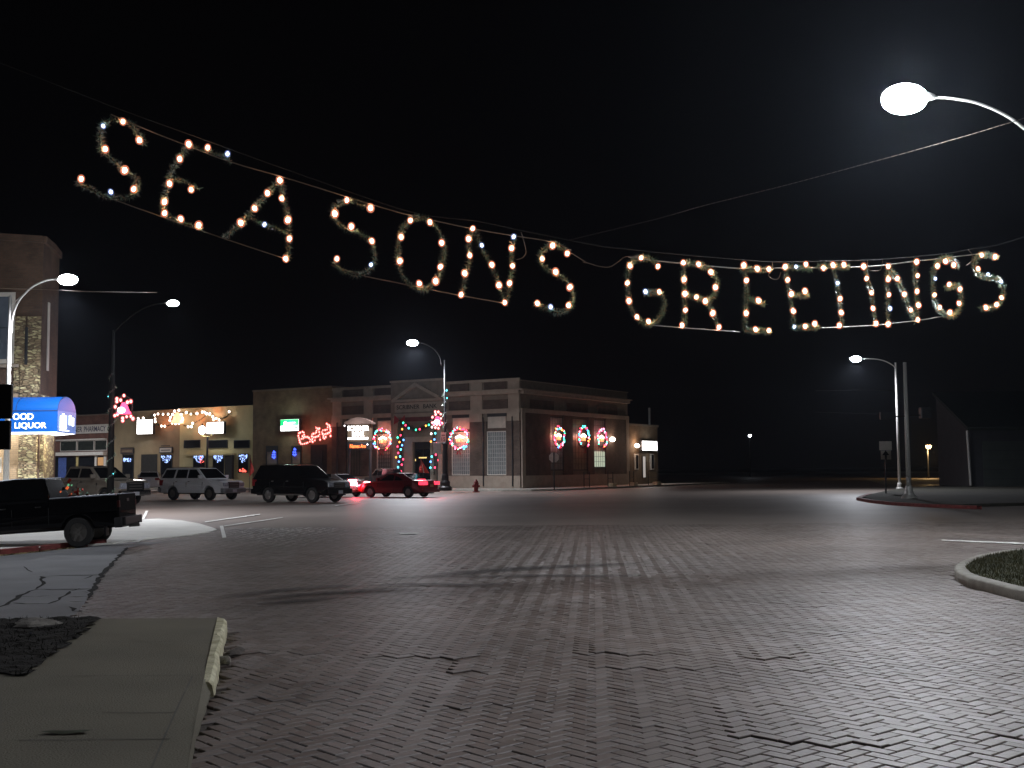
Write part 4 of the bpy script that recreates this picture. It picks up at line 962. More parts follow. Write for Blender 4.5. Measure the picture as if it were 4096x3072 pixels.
def fw(px, d): x, z = BK.front(px, -d); return BK.world(x, -d, z), z
for (q, rpx, lab, sd_, dr_) in (((650, 855), (108, 118), 'lit wreath with a red bow on the bank window left of the door', 1, ((270, 22),)), ((1500, 842), (112, 122), 'lit wreath on the bank window right of the door', 5, ())):
    c, z = fw(c5(*q), .3); k = c.y / 4600 / 2.765
    wreath(c, BA, rpx[0] * k * 1.12, rpx[1] * k, lab, 62, sd_, 130, drop=dr_)
for (q, rpx, lab, sd_, dr_) in (((632, 822), (60, 112), 'lit wreath on the bank side, nearest the street corner', 2, ()), ((907, 828), (60, 122), 'lit wreath on the bank side, middle of three', 3, ((270, 40),)), ((1108, 840), (52, 104), 'lit wreath on the bank side above the lit window', 4, ((250, 30),))):
    y, z = BK.side(c6(*q), .3); c = BK.world(.3, y, z); k = c.y / 4600 / 2.765
    y_a, y_b = BK.side(c6(q[0] - rpx[0], q[1]), .3)[0], BK.side(c6(q[0] + rpx[0], q[1]), .3)[0]
    wreath(c, BA + R(90), (y_b - y_a) / 2, rpx[1] * k, lab, 38, sd_, 60, drop=dr_, sc=1.15)
# garland round the door
def garland(label, pts, loc, rz, bulbs, m=M_ever, r=.14, per=90, name='light_garland', wd=.015, ln=.2, local_bulb=None, group=None):
    root = thing(name, label, 'garland', loc, rz, group)
    for P in pts:
        g = MB(); tinsel(g, arm_curve(P, 6) if len(P) > 2 else P, r, per, wd, ln); g.build('greenery', m, root, local=True)
        b = MB(); b.tube(arm_curve(P, 6) if len(P) > 2 else P, .02, 5); b.build('cord', M_black, root, local=True)
    for me, q, s in bulbs: put(me, root, q, sc=s)
    return root
def door_garland():
    d = PD + .45; f = lambda x, y: (lambda q: Vector((q[0], -d, q[1])))(BK.front(c5(x, y), -d)); o = BK.world(f(1020, 700).x, -d, f(1020, 1210).z)
    L = lambda x, y: f(x, y) - Vector((f(1020, 700).x, -d, f(1020, 1210).z))
    pts = [[L(840, 640), L(850, 760), L(835, 900), L(850, 1060), L(840, 1210)], [L(1200, 620), L(1215, 760), L(1200, 900), L(1215, 1060), L(1210, 1240)], [L(830, 640), L(900, 690), L(1010, 745), L(1100, 715), L(1200, 640)]]
    bl_ = []
    for c, q in (('green', (877, 668)), ('red', (903, 695)), ('orange', (865, 738)), ('teal', (938, 727)), ('green', (1018, 745)), ('red', (1060, 738)), ('orange', (1128, 700)), ('red', (848, 805)), ('green', (815, 830)), ('blue', (880, 857)),
                 ('orange', (836, 880)), ('red', (815, 930)), ('blue', (865, 915)), ('teal', (850, 962)), ('red', (822, 1000)), ('teal', (843, 1040)), ('red', (876, 1070)), ('orange', (798, 1048)), ('blue', (829, 1097)), ('red', (861, 1130)), ('teal', (820, 1158)), ('red', (853, 1203)),
                 ('white', (1187, 788)), ('teal', (1231, 783)), ('blue', (1222, 852)), ('orange', (1183, 875)), ('red', (1243, 895)), ('red', (1237, 1020)), ('teal', (1192, 1041)), ('blue', (1180, 1097)), ('red', (1256, 1080)), ('teal', (1178, 1163)), ('red', (1227, 1162)), ('white', (1195, 715)), ('green', (1160, 690))):
        bl_.append((CBULB[c], L(*q) + Vector((0, -.15, 0)), 1.35))
    garland('evergreen garland with coloured bulbs framing the bank door', pts, o, BA, bl_, r=.2, per=260, wd=.02, ln=.3)
    b = MB()
    P0 = L(832, 640)
    for s in (-1, 1): b.add([P0, P0 + Vector((s * .55, -.1, .45)), P0 + Vector((s * .6, -.1, -.35))], [(0, 1, 2)])
    root = bpy.data.objects['light_garland']; b.build('bow', M_bow, root, local=True)
door_garland()

# ---- shops to the left, on the same street line
# plain brick building with the green sign
xq = lambda cr, x, y, d=0: BK.front(cr(x, y), -d)[0]; zq = lambda cr, x, y, d=0: BK.front(cr(x, y), -d)[1]
x1_ = xL - .02; x0_ = xq(c4, 158, 900); F, root = bl('brick_shop', 'plain tall brick shop front between the bank and the cream shop', x0_)
W_ = x1_ - x0_; H_ = zq(c4, 570, 282)
addbox(root, 'wall', M_tbrick, [(0, W_, .0, 18, 0, H_)]); addbox(root, 'coping', M_stone, [(-.05, W_, -.08, 18, H_, H_ + .14)])
lx = lambda cr, x, y: xq(cr, x, y) - x0_
for (a, c, lit) in ((300, 425, (388, 960)), (565, 668, (604, 932))):
    z0, z1 = zq(c4, a, 1180), zq(c4, a, 868); w_ = window(root, lx(c4, a, 950), lx(c4, c, 950), z0, z1, .02, None, mat('pale_shop_blind', (.33, .28, .22), .7, var=.15), M_dark, fw=.13)
    addbox(root, 'valance', M_dark, [(lx(c4, a, 950) + .1, lx(c4, c, 950) - .1, -.09, -.075, z1 - .55, z1 - .1)], parent=w_)
    X, Z = lx(c4, *lit), zq(c4, *lit); b = MB()
    for k in range(8): an = k * .785; b.sphere((X + math.cos(an) * .22 * (k % 3 + 1) / 3, -.12, Z + math.sin(an) * .3), .075, 6, 4)
    b.build('blue_window_light', emit('blue_led', (.05, .10, 1), 3.2), w_, local=True)
a, c = lx(c4, 762, 950), lx(c4, 932, 950); zt = zq(c4, 850, 855)
addbox(root, 'door_recess', M_wooddoor, [(a, c, -.02, .3, .1, zt)]); addbox(root, 'door', M_dark, [(a + .3, c - .5, -.06, -.02, .14, zt - .5)]); 
bx = bpy.data.objects
# cream shop
x1c = x0_ - .02; x0c = xq(c2, 1590, 600); F, root = bl('cream_shop', 'cream stuccoed shop with three dark transoms and lit windows', x0c)
W_ = x1c - x0c; H_ = zq(c2, 1900, 292); lc = lambda x, y=600: xq(c2, x, y) - x0c
addbox(root, 'wall', M_cream, [(0, W_, 0, 18, 0, H_)]); addbox(root, 'coping', M_cream, [(0, W_, -.07, 18, H_, H_ + .1)])
for a, c in ((1630, 1775), (1840, 2015), (2072, 2212)): window(root, lc(a), lc(c), zq(c2, a, 648), zq(c2, a, 578), .02, None, M_glass, M_dark, name='transom', fw=.05)
addbox(root, 'canopy_ledge', M_cream, [(lc(1640), lc(2080), -.45, 0, zq(c2, 1850, 712), zq(c2, 1850, 698))])
M_bluew = emit('blue_led_string', (.35, .5, 1), 2.6)
def dots(root, par, x0, x1, z0, z1, n, seed, m, r=.035, arc=False, y=-.1):
    rr = random.Random(seed); b = MB()
    for _ in range(n):
        x = rr.uniform(x0, x1); t = (x - (x0 + x1) / 2) / (x1 - x0) * 2; zl = z0 + (z1 - z0) * (t * t * .8 if arc else 0); z = rr.uniform(zl, z1)
        b.sphere((x, y, z), r * rr.uniform(.6, 1.3), 5, 4)
    return b.build('light_string', m, par, local=True)
for i, (a, c, t_) in enumerate(((1712, 1815, 705), (1887, 1985, 705), (2112, 2200, 697))):
    z1 = zq(c2, a, t_); z0 = zq(c2, a, 865) if i == 2 else .9; w_ = window(root, lc(a, 750), lc(c, 750), z0, z1, .02, None, M_glass, M_dark, fw=.05)
    dots(root, w_, lc(a, 750) + .15, lc(c, 750) - .12, zq(c2, a, 775), z1 - .1, 60, i, M_bluew, arc=True)
    if i == 2: dots(root, w_, lc(c, 750) - 1.1, lc(c, 750) - .2, z0 + .1, z0 + .38, 16, 9, emit('red_led', (1, .12, .08), 2.5), .07)
    if i == 0: dots(root, w_, lc(c, 750) - .6, lc(c, 750) - .1, z1 - .8, z1 - .2, 9, 8, emit('red_led', (1, .12, .08), 2.5), .05)
addbox(root, 'entry_recess', M_wooddoor, [(lc(1990, 750), lc(2062, 750), -.012, .2, .15, zq(c2, 2000, 712))]); addbox(root, 'post', M_dark, [(lc(2062, 750), lc(2070, 750), -.3, 0, .13, zq(c2, 2065, 700))])
# tan-brown shop
x1b = x0c - .02; x0b = xq(c2, 1003, 600); F, root = bl('tan_shop', 'brown stuccoed shop with a small white board over its window', x0b)
W_ = x1b - x0b; H_ = zq(c2, 1300, 325); lb = lambda x, y=600: xq(c2, x, y) - x0b
addbox(root, 'wall', M_tan, [(0, W_, 0, 18, 0, H_)]); addbox(root, 'coping', M_tan, [(0, W_, -.07, 18, H_, H_ + .1)])
addbox(root, 'recess', M_wooddoor, [(lb(1252), lb(1395), -.012, .2, .15, zq(c2, 1320, 702))])
for i, (a, c) in enumerate(((1088, 1186), (1425, 1526))):
    z1 = zq(c2, a, 706); w_ = window(root, lb(a, 750), lb(c, 750), .9, z1, .02, None, M_glass, M_dark, fw=.06)
    if i: dots(root, w_, lb(a, 750) + .15, lb(c, 750) - .12, zq(c2, a, 780), z1 - .1, 60, 22, M_bluew, arc=True)
    else: dots(root, w_, lb(a, 750) + .2, lb(a, 750) + 1.3, zq(c2, a, 768), z1 - .35, 50, 12, M_bluew)
def board(a, y_a, c, y_c, m, lab, x0=None):
    X0, X1, Z0, Z1 = xq(c2, a, 660), xq(c2, c, 660), zq(c2, a, y_c), zq(c2, a, y_a); o = BK.world((X0 + X1) / 2, -.12, Z0); r_ = thing('shop_sign', lab, 'sign', o, BA); w = (X1 - X0) / 2
    b = MB(); b.box(-w, w, 0, .1, 0, Z1 - Z0); b.build('frame', M_dark, r_, local=True)
    b = MB(); b.box(-w + .08, w - .08, -.015, -.001, .08, Z1 - Z0 - .08); b.build('panel', m, r_, local=True)
    b = MB()
    for k in range(2): b.box(-w + .25, w - .25, -.02, -.016, .25 + k * .42, .33 + k * .42)
    b.build('faded_line', M_dark if m is M_whitep else M_tan, r_, local=True)
board(1075, 645, 1190, 700, mat('brown_board', (.10, .06, .04), .7), 'dark brown board above the left window of the brown shop')
board(1418, 640, 1530, 692, M_whitep, 'white framed board above the right window of the brown shop')
# pharmacy
x1p = x0b - .02; x0p = xq(c2, 250, 600); F, root = bl('pharmacy_building', 'low dark brick pharmacy with a white name band over glass', x0p)
W_ = x1p - x0p; H_ = zq(c2, 800, 358); lp_ = lambda x, y=600: xq(c2, x, y) - x0p
addbox(root, 'wall', M_pharm, [(0, W_, 0, 18, 0, H_)]); addbox(root, 'coping', M_stone, [(0, W_, -.06, 18, H_, H_ + .1)])
addbox(root, 'ledge', M_whitep, [(lp_(500), lp_(945), -.25, 0, zq(c2, 740, 578), zq(c2, 740, 566))])
zt0, zt1 = zq(c2, 740, 672), zq(c2, 740, 580)
for a, c in ((538, 682), (690, 835), (842, 950)): window(root, lp_(a), lp_(c), zt0, zt1, .02, None, mat('greenish_glass', (.03, .035, .03), .2, bump=0), M_whitep, name='transom', fw=.06)
addbox(root, 'awning_band', M_whitep, [(lp_(440), lp_(950), -.5, 0, zq(c2, 740, 712), zq(c2, 740, 682))])
for a, c in ((480, 680), (700, 845), (862, 925)):
    w_ = window(root, lp_(a, 780), lp_(c, 780), .7, zq(c2, 740, 722), .02, None, M_glass, M_dark, fw=.05)
    if a == 862: addbox(root, 'lit_interior', emit('dim_warm_interior', (.9, .5, .22), .28), [(lp_(868, 780), lp_(918, 780), -.05, -.033, zq(c2, 890, 800), zq(c2, 890, 728))], parent=w_)
    if a == 480: addbox(root, 'blue_curtain', mat('blue_curtain', (.05, .09, .28), .8, var=.3, scale=4), [(lp_(520, 780), lp_(590, 780), -.06, -.033, .8, zq(c2, 560, 725))], parent=w_)
for a, c in ((680, 700), (845, 862), (925, 945)): addbox(root, 'post', M_whitep if a > 700 else mat('yellow_post', (.45, .36, .15), .7), [(lp_(a, 780), lp_(c, 780), -.12, 0, .14, zq(c2, 740, 716))])
X0, X1, Z0, Z1 = xq(c2, 560, 480), xq(c2, 962, 480), zq(c2, 800, 517), zq(c2, 800, 440)
o = BK.world(X0, -.15, Z0); r_ = thing('shop_name_sign', 'long white name board reading SCRIBNER PHARMACY', 'sign', o, BA)
b = MB(); b.box(0, X1 - X0, 0, .12, 0, Z1 - Z0); b.build('panel', M_whitep, r_, local=True)
for wd_, xa_, wf_ in (('SCRIBNER', .02, .43), ('PHARMACY', .49, .47)):
    text(wd_, (X1 - X0) * wf_, (Z1 - Z0) * .62, mat('navy_lettering', (.03, .03, .07), .6), r_, Matrix.Translation(((X1 - X0) * xa_, -.002, (Z1 - Z0) * .19)) @ Matrix.Rotation(R(90), 4, 'X'), 'lettering', .006, .01)

# signs on the shops
def fs(label, cr, x0, y0, x1, y1, d, m, **k):
    a, c, z0, z1 = BK.fr(cr, x0, y0, x1, y1, -d); return sign_box(label, BK, a, c, z0, z1, d, m, **k)
fs('square glaring white sign on the brown shop', c2, 1210, 392, 1352, 525, .6, M_wface, powr=160)
fs('wide glaring white sign on the cream shop behind the globe lamp', c2, 1828, 414, 1981, 522, .6, M_wface, powr=160)
M_gface = emit('green_sign_face', (.01, .62, .16), 1.6); a, c, z0, z1 = BK.fr(c4, 445, 587, 641, 717, -.5)
M_wh = emit('sign_white', (1, .98, 1), 3.2); wS = (c - a) / 2
r_ = sign_box('green lit sign with a white lower half on the brick shop', BK, a, c, z0, z1, .5, M_wh, powr=110, pc=(.8, 1, .85), texts=())
hh = z1 - z0; b = MB(); b.box(-wS + .06, wS - .06, -.035, -.022, hh * .46, hh - .06); b.build('green_panel', M_gface, r_, local=True)
b = MB(); b.box(-wS * .25, wS * .62, -.045, -.036, hh * .66, hh * .72); b.box(-wS * .1, wS * .35, -.045, -.036, hh * .54, hh * .60); b.sphere((-wS * .42, -.04, hh * .68), .16, 8, 5); b.box(-wS * .6, -wS * .2, -.046, -.036, hh * .54, hh * .62); b.build('emblem', M_wh, r_, local=True)
b = MB(); b.box(-wS * .82, -wS * .72, -.045, -.03, hh * .1, hh * .36); b.box(-wS * .62, -wS * .52, -.045, -.03, hh * .1, hh * .3); b.box(wS * .6, wS * .8, -.045, -.03, hh * .2, hh * .36); b.build('dark_mark', M_dark, r_, local=True)

# bank's pole sign
DS = 86.0; q = lambda x, y, d=DS: AT(*cS(x, y), d)
bl_c = q(850, 1245); o = Vector((q(1210, 1245).x, DS, .13)); r_ = thing('pole_sign', 'bank name sign on a post, lit white letters over a red message board', 'sign', o, R(-8)); wS = (q(1570, 700).x - q(850, 700).x) / 2
z_ = lambda y: q(1210, y).z - .13; M_sgn = mat('sign_bronze', (.15, .11, .07), .6, var=.15)
b = MB(); b.box(-wS, wS, 0, .9, z_(1000), z_(455)); b.build('cabinet', M_sgn, r_, local=True, bevel=.03)
b = MB(); b.box(-wS, wS, 0.02, .88, z_(1250), z_(1018)); b.build('message_board', M_dark, r_, local=True, bevel=.03)
b = MB(); zb, zt = z_(440), z_(235); prof = [(-wS * 1.22, zb + .0), (-wS * 1.22, zb + .12)] + [(-wS * 1.2 + 2.4 * wS * i / 12, zb + .12 + (zt - zb - .12) * math.sin(math.pi * i / 12) ** .9) for i in range(1, 12)] + [(wS * 1.22, zb + .12), (wS * 1.22, zb)]
b.prism(prof, lambda a_, c_, d: (a_, d, c_), -.15, 1.05); b.build('arched_roof', mat('sign_roof', (.17, .11, .09), .7), r_, local=True)
b = MB(); b.box(-wS * 1.0, -wS * .9, .2, .7, 0, z_(1250)); b.box(wS * .9, wS * 1.0, .2, .7, 0, z_(1250)); b.build('post', M_dark, r_, local=True)
TR = lambda x, z: Matrix.Translation((x, -.02, z)) @ Matrix.Rotation(R(90), 4, 'X')
text('SCRIBNER', wS * 1.92, z_(500) - z_(655), M_wface2, r_, TR(-wS * .96, z_(655)), 'lettering', .02, .02)
text('BANK', wS * 1.08, z_(685) - z_(835), M_wface2, r_, TR(-wS * .54, z_(835)), 'lettering', .02, .02)
text('Your Hometown Bank', wS * 1.92, z_(870) - z_(935), M_wface2, r_, TR(-wS * .96, z_(935)), 'tagline', .02, .01) if False else None
b = MB(); rr = random.Random(4); x = -wS * .95
while x < wS * .9: w1 = rr.uniform(.05, .16); b.box(x, x + w1, -.03, -.001, z_(930), z_(872 - rr.choice((0, 0, 8)))); x += w1 + .02
b.build('small_text_line', M_wface2, r_, local=True)
text('Names Are', wS * 1.42, z_(1080) - z_(1200), emit('red_led_text', (1, .16, .04), 4.5), r_, TR(-wS * .74, z_(1200)), 'message', .01, .01)
b = MB(); b.sphere((wS * .84, -.04, z_(1092)), .06, 8, 5); b.sphere((wS * -1.25, 0, z_(492)), .06, 8, 5); b.build('indicator_light', M_wh, r_, local=True)
light(r_, (0, -.8, z_(700)), 60, (1, .95, .95), .3, name='sign_light')

# sleigh and reindeer of red-white bulbs
cN = K(900, 1550, 3.6867)
def figure(name, label, strokes, cat, ex=()):
    d = .4; L = [[(lambda s: Vector((s[0], -d, s[1])))(BK.front(cN(*q_), -d)) for q_ in s] for s in strokes]
    allp = [p_ for s in L for p_ in s]; bx_ = sum(p_.x for p_ in allp) / len(allp); bz = min(p_.z for p_ in allp); off = Vector((bx_, -d, bz)); r_ = thing(name, label, cat, BK.world(bx_, -d, bz), BA, 'lit figures on the brick shop')
    b = MB(); g = MB(); n = 0
    for s in L:
        P_ = arm_curve([p_ - off for p_ in s], 5) if len(s) > 2 else [p_ - off for p_ in s]; b.tube(P_, .03, 6); acc = 0
        for a_, c_ in zip(P_, P_[1:]):
            acc += (c_ - a_).length
            if acc > .15:
                acc = 0; put(BFIG, r_, c_ + Vector((0, -.05, 0)), sc=random.uniform(1.3, 2.0))
    b.build('rope_light', emit('rope_red', (1, .12, .09), 1.6), r_, local=True)
    light(r_, (0, -.6, .8), 22, (1, .25, .15), .4, name='figure_light')
BFIG = bulb_mesh(.065, emit('fig_bulb', (1, .5, .45), 6), shell('fig_halo', (1, .10, .08), 1.5, .55), 'bulb')
figure('sleigh_light_figure', 'lit red sleigh outline at the lower end of the row of figures', [[(1080, 680), (1100, 760), (1125, 830), (1190, 825), (1265, 790), (1235, 735), (1180, 725), (1160, 655), (1080, 680)], [(1130, 700), (1170, 745), (1120, 760)]], 'light figure')
figure('reindeer_light_figure', 'lit reindeer outline between the sleigh and the highest reindeer', [[(1330, 575), (1365, 605), (1395, 605)], [(1360, 610), (1345, 670), (1290, 690), (1300, 735), (1395, 705), (1385, 620)], [(1300, 735), (1285, 795), (1310, 800)], [(1345, 725), (1330, 780)], [(1395, 700), (1408, 770)]], 'light figure')
figure('reindeer_light_figure', 'lit reindeer outline, highest of the row beside the bank', [[(1490, 520), (1530, 555), (1560, 560)], [(1520, 560), (1510, 620), (1440, 635), (1455, 690), (1555, 655), (1550, 580)], [(1455, 690), (1460, 750), (1475, 752)], [(1500, 675), (1490, 730)], [(1555, 650), (1562, 715)]], 'light figure')

# garland swags with bulbs and a lit bell along the two shops
def swag():
    d = .5; f = lambda x, y: (lambda s: Vector((s[0], -d, s[1])))(BK.front(c2(x, y), -d)); base = f(1570, 470); o = BK.world(base.x, -d, base.z); L = lambda x, y: f(x, y) - base
    pts = [[L(1245, 395), L(1330, 370), L(1400, 345), L(1500, 348), L(1560, 330)], [L(1580, 330), L(1660, 335), L(1740, 345), L(1810, 325), L(1870, 345), L(1930, 390), L(2000, 370), L(2050, 325)], [L(1380, 350), L(1380, 415), L(1440, 455), L(1520, 435)], [L(1620, 440), L(1680, 460), L(1720, 425), L(1790, 385), L(1830, 340)]]
    bu = [(1275, 382), (1375, 355), (1405, 345), (1450, 348), (1495, 347), (1380, 388), (1381, 413), (1436, 452), (1465, 453), (1552, 320), (1590, 312), (1655, 333), (1696, 346), (1750, 341), (1797, 328), (1815, 328), (1833, 342), (1862, 345), (1890, 368), (1896, 391), (1920, 385), (1945, 397), (1712, 427), (1700, 457), (1672, 458), (2034, 325), (1230, 385),
          (1515, 375), (1535, 350), (1610, 350), (1620, 380), (1615, 410), (1590, 428), (1560, 432), (1530, 425), (1510, 402), (1622, 395)]
    garland('garland swag of warm bulbs with a lit bell spanning the brown and cream shop fronts', pts, o, BA, [(BSW, L(*q_) + Vector((0, -.1, 0)), random.uniform(.85, 1.2)) for q_ in bu], M_ever, .1, 80)
    r_ = [o_ for o_ in bpy.data.objects if o_.get('label', '').startswith('garland swag')][0]
    b = MB(); c_ = L(1570, 385); b.lathe([(.05, .62), (.22, .55), (.32, .3), (.42, -.1), (.62, -.42), (.60, -.5)], c_, 14); b.build('bell', emit('orange_bell', (1, .50, .28), 1.7), r_, local=True, smooth=True)
    light(r_, c_ + Vector((0, -.5, 0)), 55, (1, .35, .15), .3, name='bell_light')
    for x, y in ((1740, 400), (1880, 345), (1440, 420)): light(r_, L(x, y) + Vector((0, -.35, 0)), 45, (1, .27, .10), .2, name='swag_light')
BSW = bulb_mesh(.10, emit('swag_bulb', (1, .80, .68), 6), None, 'bulb')
swag()
# bells hung on the lamp poles
def pole_decor(cx_, cy_, D, rx, rz_, label, bulbs, bell, power, mcol=(1, .06, .16)):
    c = AT(cx_, cy_, D); r_ = thing('pole_decoration', label, 'decoration', c)
    P = [Vector((math.cos(a) * rx, 0, math.sin(a) * rz_)) for a in [i * math.pi / 12 for i in range(25)]]; g = MB(); tinsel(g, P, .07, 240, .01, .13); g.build('tinsel_ring', M_ever, r_, local=True)
    b = MB(); b.tube(P, .02, 6); b.build('wire_frame', M_dark, r_, local=True)
    for (u, v) in bulbs: put(BDE, r_, (u, -.08, v), sc=random.uniform(.85, 1.15) * bell * 1.7)
    b = MB(); s = bell; b.lathe([(.04 * s, .55 * s), (.22 * s, .5 * s), (.36 * s, .15 * s), (.5 * s, -.25 * s), (.72 * s, -.5 * s), (.7 * s, -.58 * s)], (0, 0, 0), 16); b.build('bell', emit('pink_bell', mcol, 3.2), r_, local=True, smooth=True)
    b = MB(); b.sphere((-.06 * s, -.62 * s, -.25 * s), .38 * s, 10, 6, .8); b.build('bell_lamp', emit('bell_lamp', (1, .75, .72), 9), r_, local=True, smooth=True)
    b = MB(); b.tube([(-rx * 1.0, .05, 0), (-rx * 1.5, .1, 0)], .03, 6); b.build('bracket', M_dark, r_, local=True)
    light(r_, (0, -.8, 0), power, (1, .3, .35), .3, name='bell_light')
BDE = bulb_mesh(.11, emit('deco_bulb', (1, .6, .55), 9), shell('deco_halo', (1, .15, .15), 1.4, .5), 'bulb')
k = DC / 4600 / 2.212
pole_decor(*c2(1098, 292), DC, 75 * k, 108 * k, 'big lit pink bell in a ring of bulbs on the dark lamp pole', [((x - 1098) * k, -(y - 292) * k) for x, y in ((1100, 183), (1038, 212), (1038, 235), (1072, 223), (1132, 242), (1162, 235), (1025, 282), (1022, 360), (1045, 348), (1092, 383), (1093, 405), (1127, 370), (1165, 367), (1183, 388))], .47, 40)
k = DD / 4600 / 2.765
pole_decor(*c5(1245, 640), DD - .6, 55 * k, 88 * k, 'small lit bell in a ring of bulbs on the lamp pole before the bank door', [((x - 1245) * k, -(y - 640) * k) for x, y in ((1220, 545), (1255, 548), (1280, 572), (1225, 575), (1190, 605), (1283, 620), (1187, 665), (1205, 690), (1237, 692), (1270, 690), (1295, 672), (1222, 720), (1255, 728))], .55, 55)

# ---- tall brick building with the blue awning
LD = 47.5; pE_ = AT(350 / 2.212, 1730, LD); LBF = Frame((pE_.x, LD), 0.0)
root = thing('corner_brick_building', 'tall dark brick corner building with rough stone piers and narrow windows', 'building', (pE_.x, LD, 0), 0)
xr = AT(*cB(478, 1000), LD + 3.4).x - pE_.x; ztL = AT(*cB(0, 30), LD).z; ztM = AT(*cB(350, 100), LD).z; ztR = AT(*cB(495, 235), LD + 3.4).z; zmR = AT(*cB(440, 165), LD + 2).z
M_lbrick = brickmat('corner_brick', (.10, .055, .035), (.075, .04, .026), (.065, .05, .035), bh=.085, bw=.24)
def stonewall(name):
    m = bpy.data.materials.new(name); m.use_nodes = True; n = m.node_tree.nodes; l = m.node_tree.links; b_ = n['Principled BSDF']; b_.inputs['Roughness'].default_value = .75
    tc = n.new('ShaderNodeTexCoord'); mp = n.new('ShaderNodeMapping'); mp.inputs['Scale'].default_value = (4.5, 4.5, 13); l.new(tc.outputs['Object'], mp.inputs[0])
    v = n.new('ShaderNodeTexVoronoi'); v.inputs['Scale'].default_value = 1; l.new(mp.outputs[0], v.inputs['Vector'])
    v2 = n.new('ShaderNodeTexVoronoi'); v2.feature = 'DISTANCE_TO_EDGE'; v2.inputs['Scale'].default_value = 1; l.new(mp.outputs[0], v2.inputs['Vector'])
    sp = n.new('ShaderNodeSeparateXYZ'); l.new(v.outputs['Color'], sp.inputs[0]); cr = n.new('ShaderNodeValToRGB'); e = cr.color_ramp.elements
    e[0].color = (.16, .11, .06, 1); e[1].color = (.62, .55, .30, 1); q_ = e.new(.55); q_.color = (.27, .20, .11, 1); l.new(sp.outputs[0], cr.inputs[0])
    mr = n.new('ShaderNodeMapRange'); mr.inputs[2].default_value = .12; l.new(v2.outputs[0], mr.inputs[0]); mx = n.new('ShaderNodeMixRGB'); mx.blend_type = 'MULTIPLY'; mx.inputs[0].default_value = .5
    l.new(cr.outputs[0], mx.inputs[1]); l.new(mr.outputs[0], mx.inputs[2]); l.new(mx.outputs[0], b_.inputs['Base Color'])
    bp = n.new('ShaderNodeBump'); bp.inputs['Strength'].default_value = 1; bp.inputs['Distance'].default_value = .06; ad = n.new('ShaderNodeMath'); ad.operation = 'ADD'; l.new(mr.outputs[0], ad.inputs[0]); l.new(sp.outputs[1], ad.inputs[1])
    l.new(ad.outputs[0], bp.inputs['Height']); l.new(bp.outputs[0], b_.inputs['Normal']); return m
M_ledge = stonewall('ledgestone')
foot = [(-16, 0), (0, 0), (xr * .62, 2.0), (xr, 3.4), (xr - 6.5, 16), (-16, 16)]; tops = [ztL + .8, ztM, zmR, ztR, ztR, ztL + .8]
b = MB(); n = len(foot); b.add([(x, y, 0) for x, y in foot] + [(x, y, z) for (x, y), z in zip(foot, tops)], [(i, (i + 1) % n, (i + 1) % n + n, i + n) for i in range(n)] + [tuple(range(n, 2 * n))]); b.build('wall', M_lbrick, root, local=True)
b = MB()
for i in range(3):
    (xa, ya), (xb, yb) = foot[i], foot[i + 1]; za, zb = tops[i], tops[i + 1]; t = Vector((xb - xa, yb - ya, 0)).normalized(); o_ = Vector((t.y, -t.x, 0)) * .12
    b.add([(xa, ya, za - .25), (xb, yb, zb - .25), (xb, yb, zb + .03), (xa, ya, za + .03), (xa + o_.x, ya + o_.y, za - .25), (xb + o_.x, yb + o_.y, zb - .25), (xb + o_.x, yb + o_.y, zb + .03), (xa + o_.x, ya + o_.y, za + .03)], [(4, 5, 6, 7), (3, 2, 6, 7), (0, 1, 5, 4), (0, 3, 7, 4), (1, 2, 6, 5)])
b.build('parapet_coping', M_lbrick, root, local=True)
lxB = lambda x, z=0: AT(x, 1700, LD).x - pE_.x
b = MB(); b.box(lxB(182 / 2.212), lxB(338 / 2.212), -.16, .0, .1, AT(*cB(270, 1160), LD).z); b.build('stone_pier', M_ledge, root, local=True)
t = Vector((xr * .62, 2.0, 0)); tn = t.normalized(); on = Vector((tn.y, -tn.x, 0)); b = MB()
f_ = lambda s, o_, z: tuple(tn * s + on * o_ + Vector((0, 0, z))); L_ = t.length
b.add([f_(.15, 0, .1), f_(L_ * 1.2, 0, .1), f_(L_ * 1.2, .15, .1), f_(.15, .15, .1), f_(.15, 0, 4.9), f_(L_ * 1.2, 0, 4.9), f_(L_ * 1.2, .15, 4.9), f_(.15, .15, 4.9)], [(0, 3, 2, 1), (4, 5, 6, 7), (0, 1, 5, 4), (1, 2, 6, 5), (2, 3, 7, 6), (3, 0, 4, 7)]); b.build('stone_pier', M_ledge, root, local=True)
b = MB(); b.box(lxB(cB(110, 0)[0]), lxB(cB(195, 0)[0]), -.08, 0, 5.0, AT(*cB(150, 760), LD).z); b.box(lxB(cB(215, 0)[0]), -.02, -.08, 0, 5.0, AT(*cB(270, 760), LD).z); b.build('rough_stone_panel', M_ledge, root, local=True)
x_, z0_, z1_ = lxB(cB(198, 0)[0]), 4.9, AT(*cB(205, 850), LD).z; b = MB(); b.box(x_, x_ + .12, -.1, 0, z0_, z1_); b.build('downspout', M_dark, root, local=True)
b = MB(); b.box(lxB(cB(-120, 0)[0]), lxB(cB(100, 0)[0]), -.12, 0, AT(*cB(50, 1182), LD).z, AT(*cB(50, 1155), LD).z); b.box(lxB(cB(95, 0)[0]), lxB(cB(152, 0)[0]), -.1, 0, AT(*cB(50, 1180), LD).z, AT(*cB(50, 1156), LD).z); b.build('window_sill', M_lime, root, local=True)
w_ = window(root, lxB(cB(-110, 0)[0]), lxB(cB(108, 0)[0]), AT(*cB(50, 1150), LD).z, AT(*cB(50, 560), LD).z, .03, (1, 2), mat('bluegrey_glass', (.10, .12, .15), .2, bump=0, var=.1), M_whitep, fw=.18)
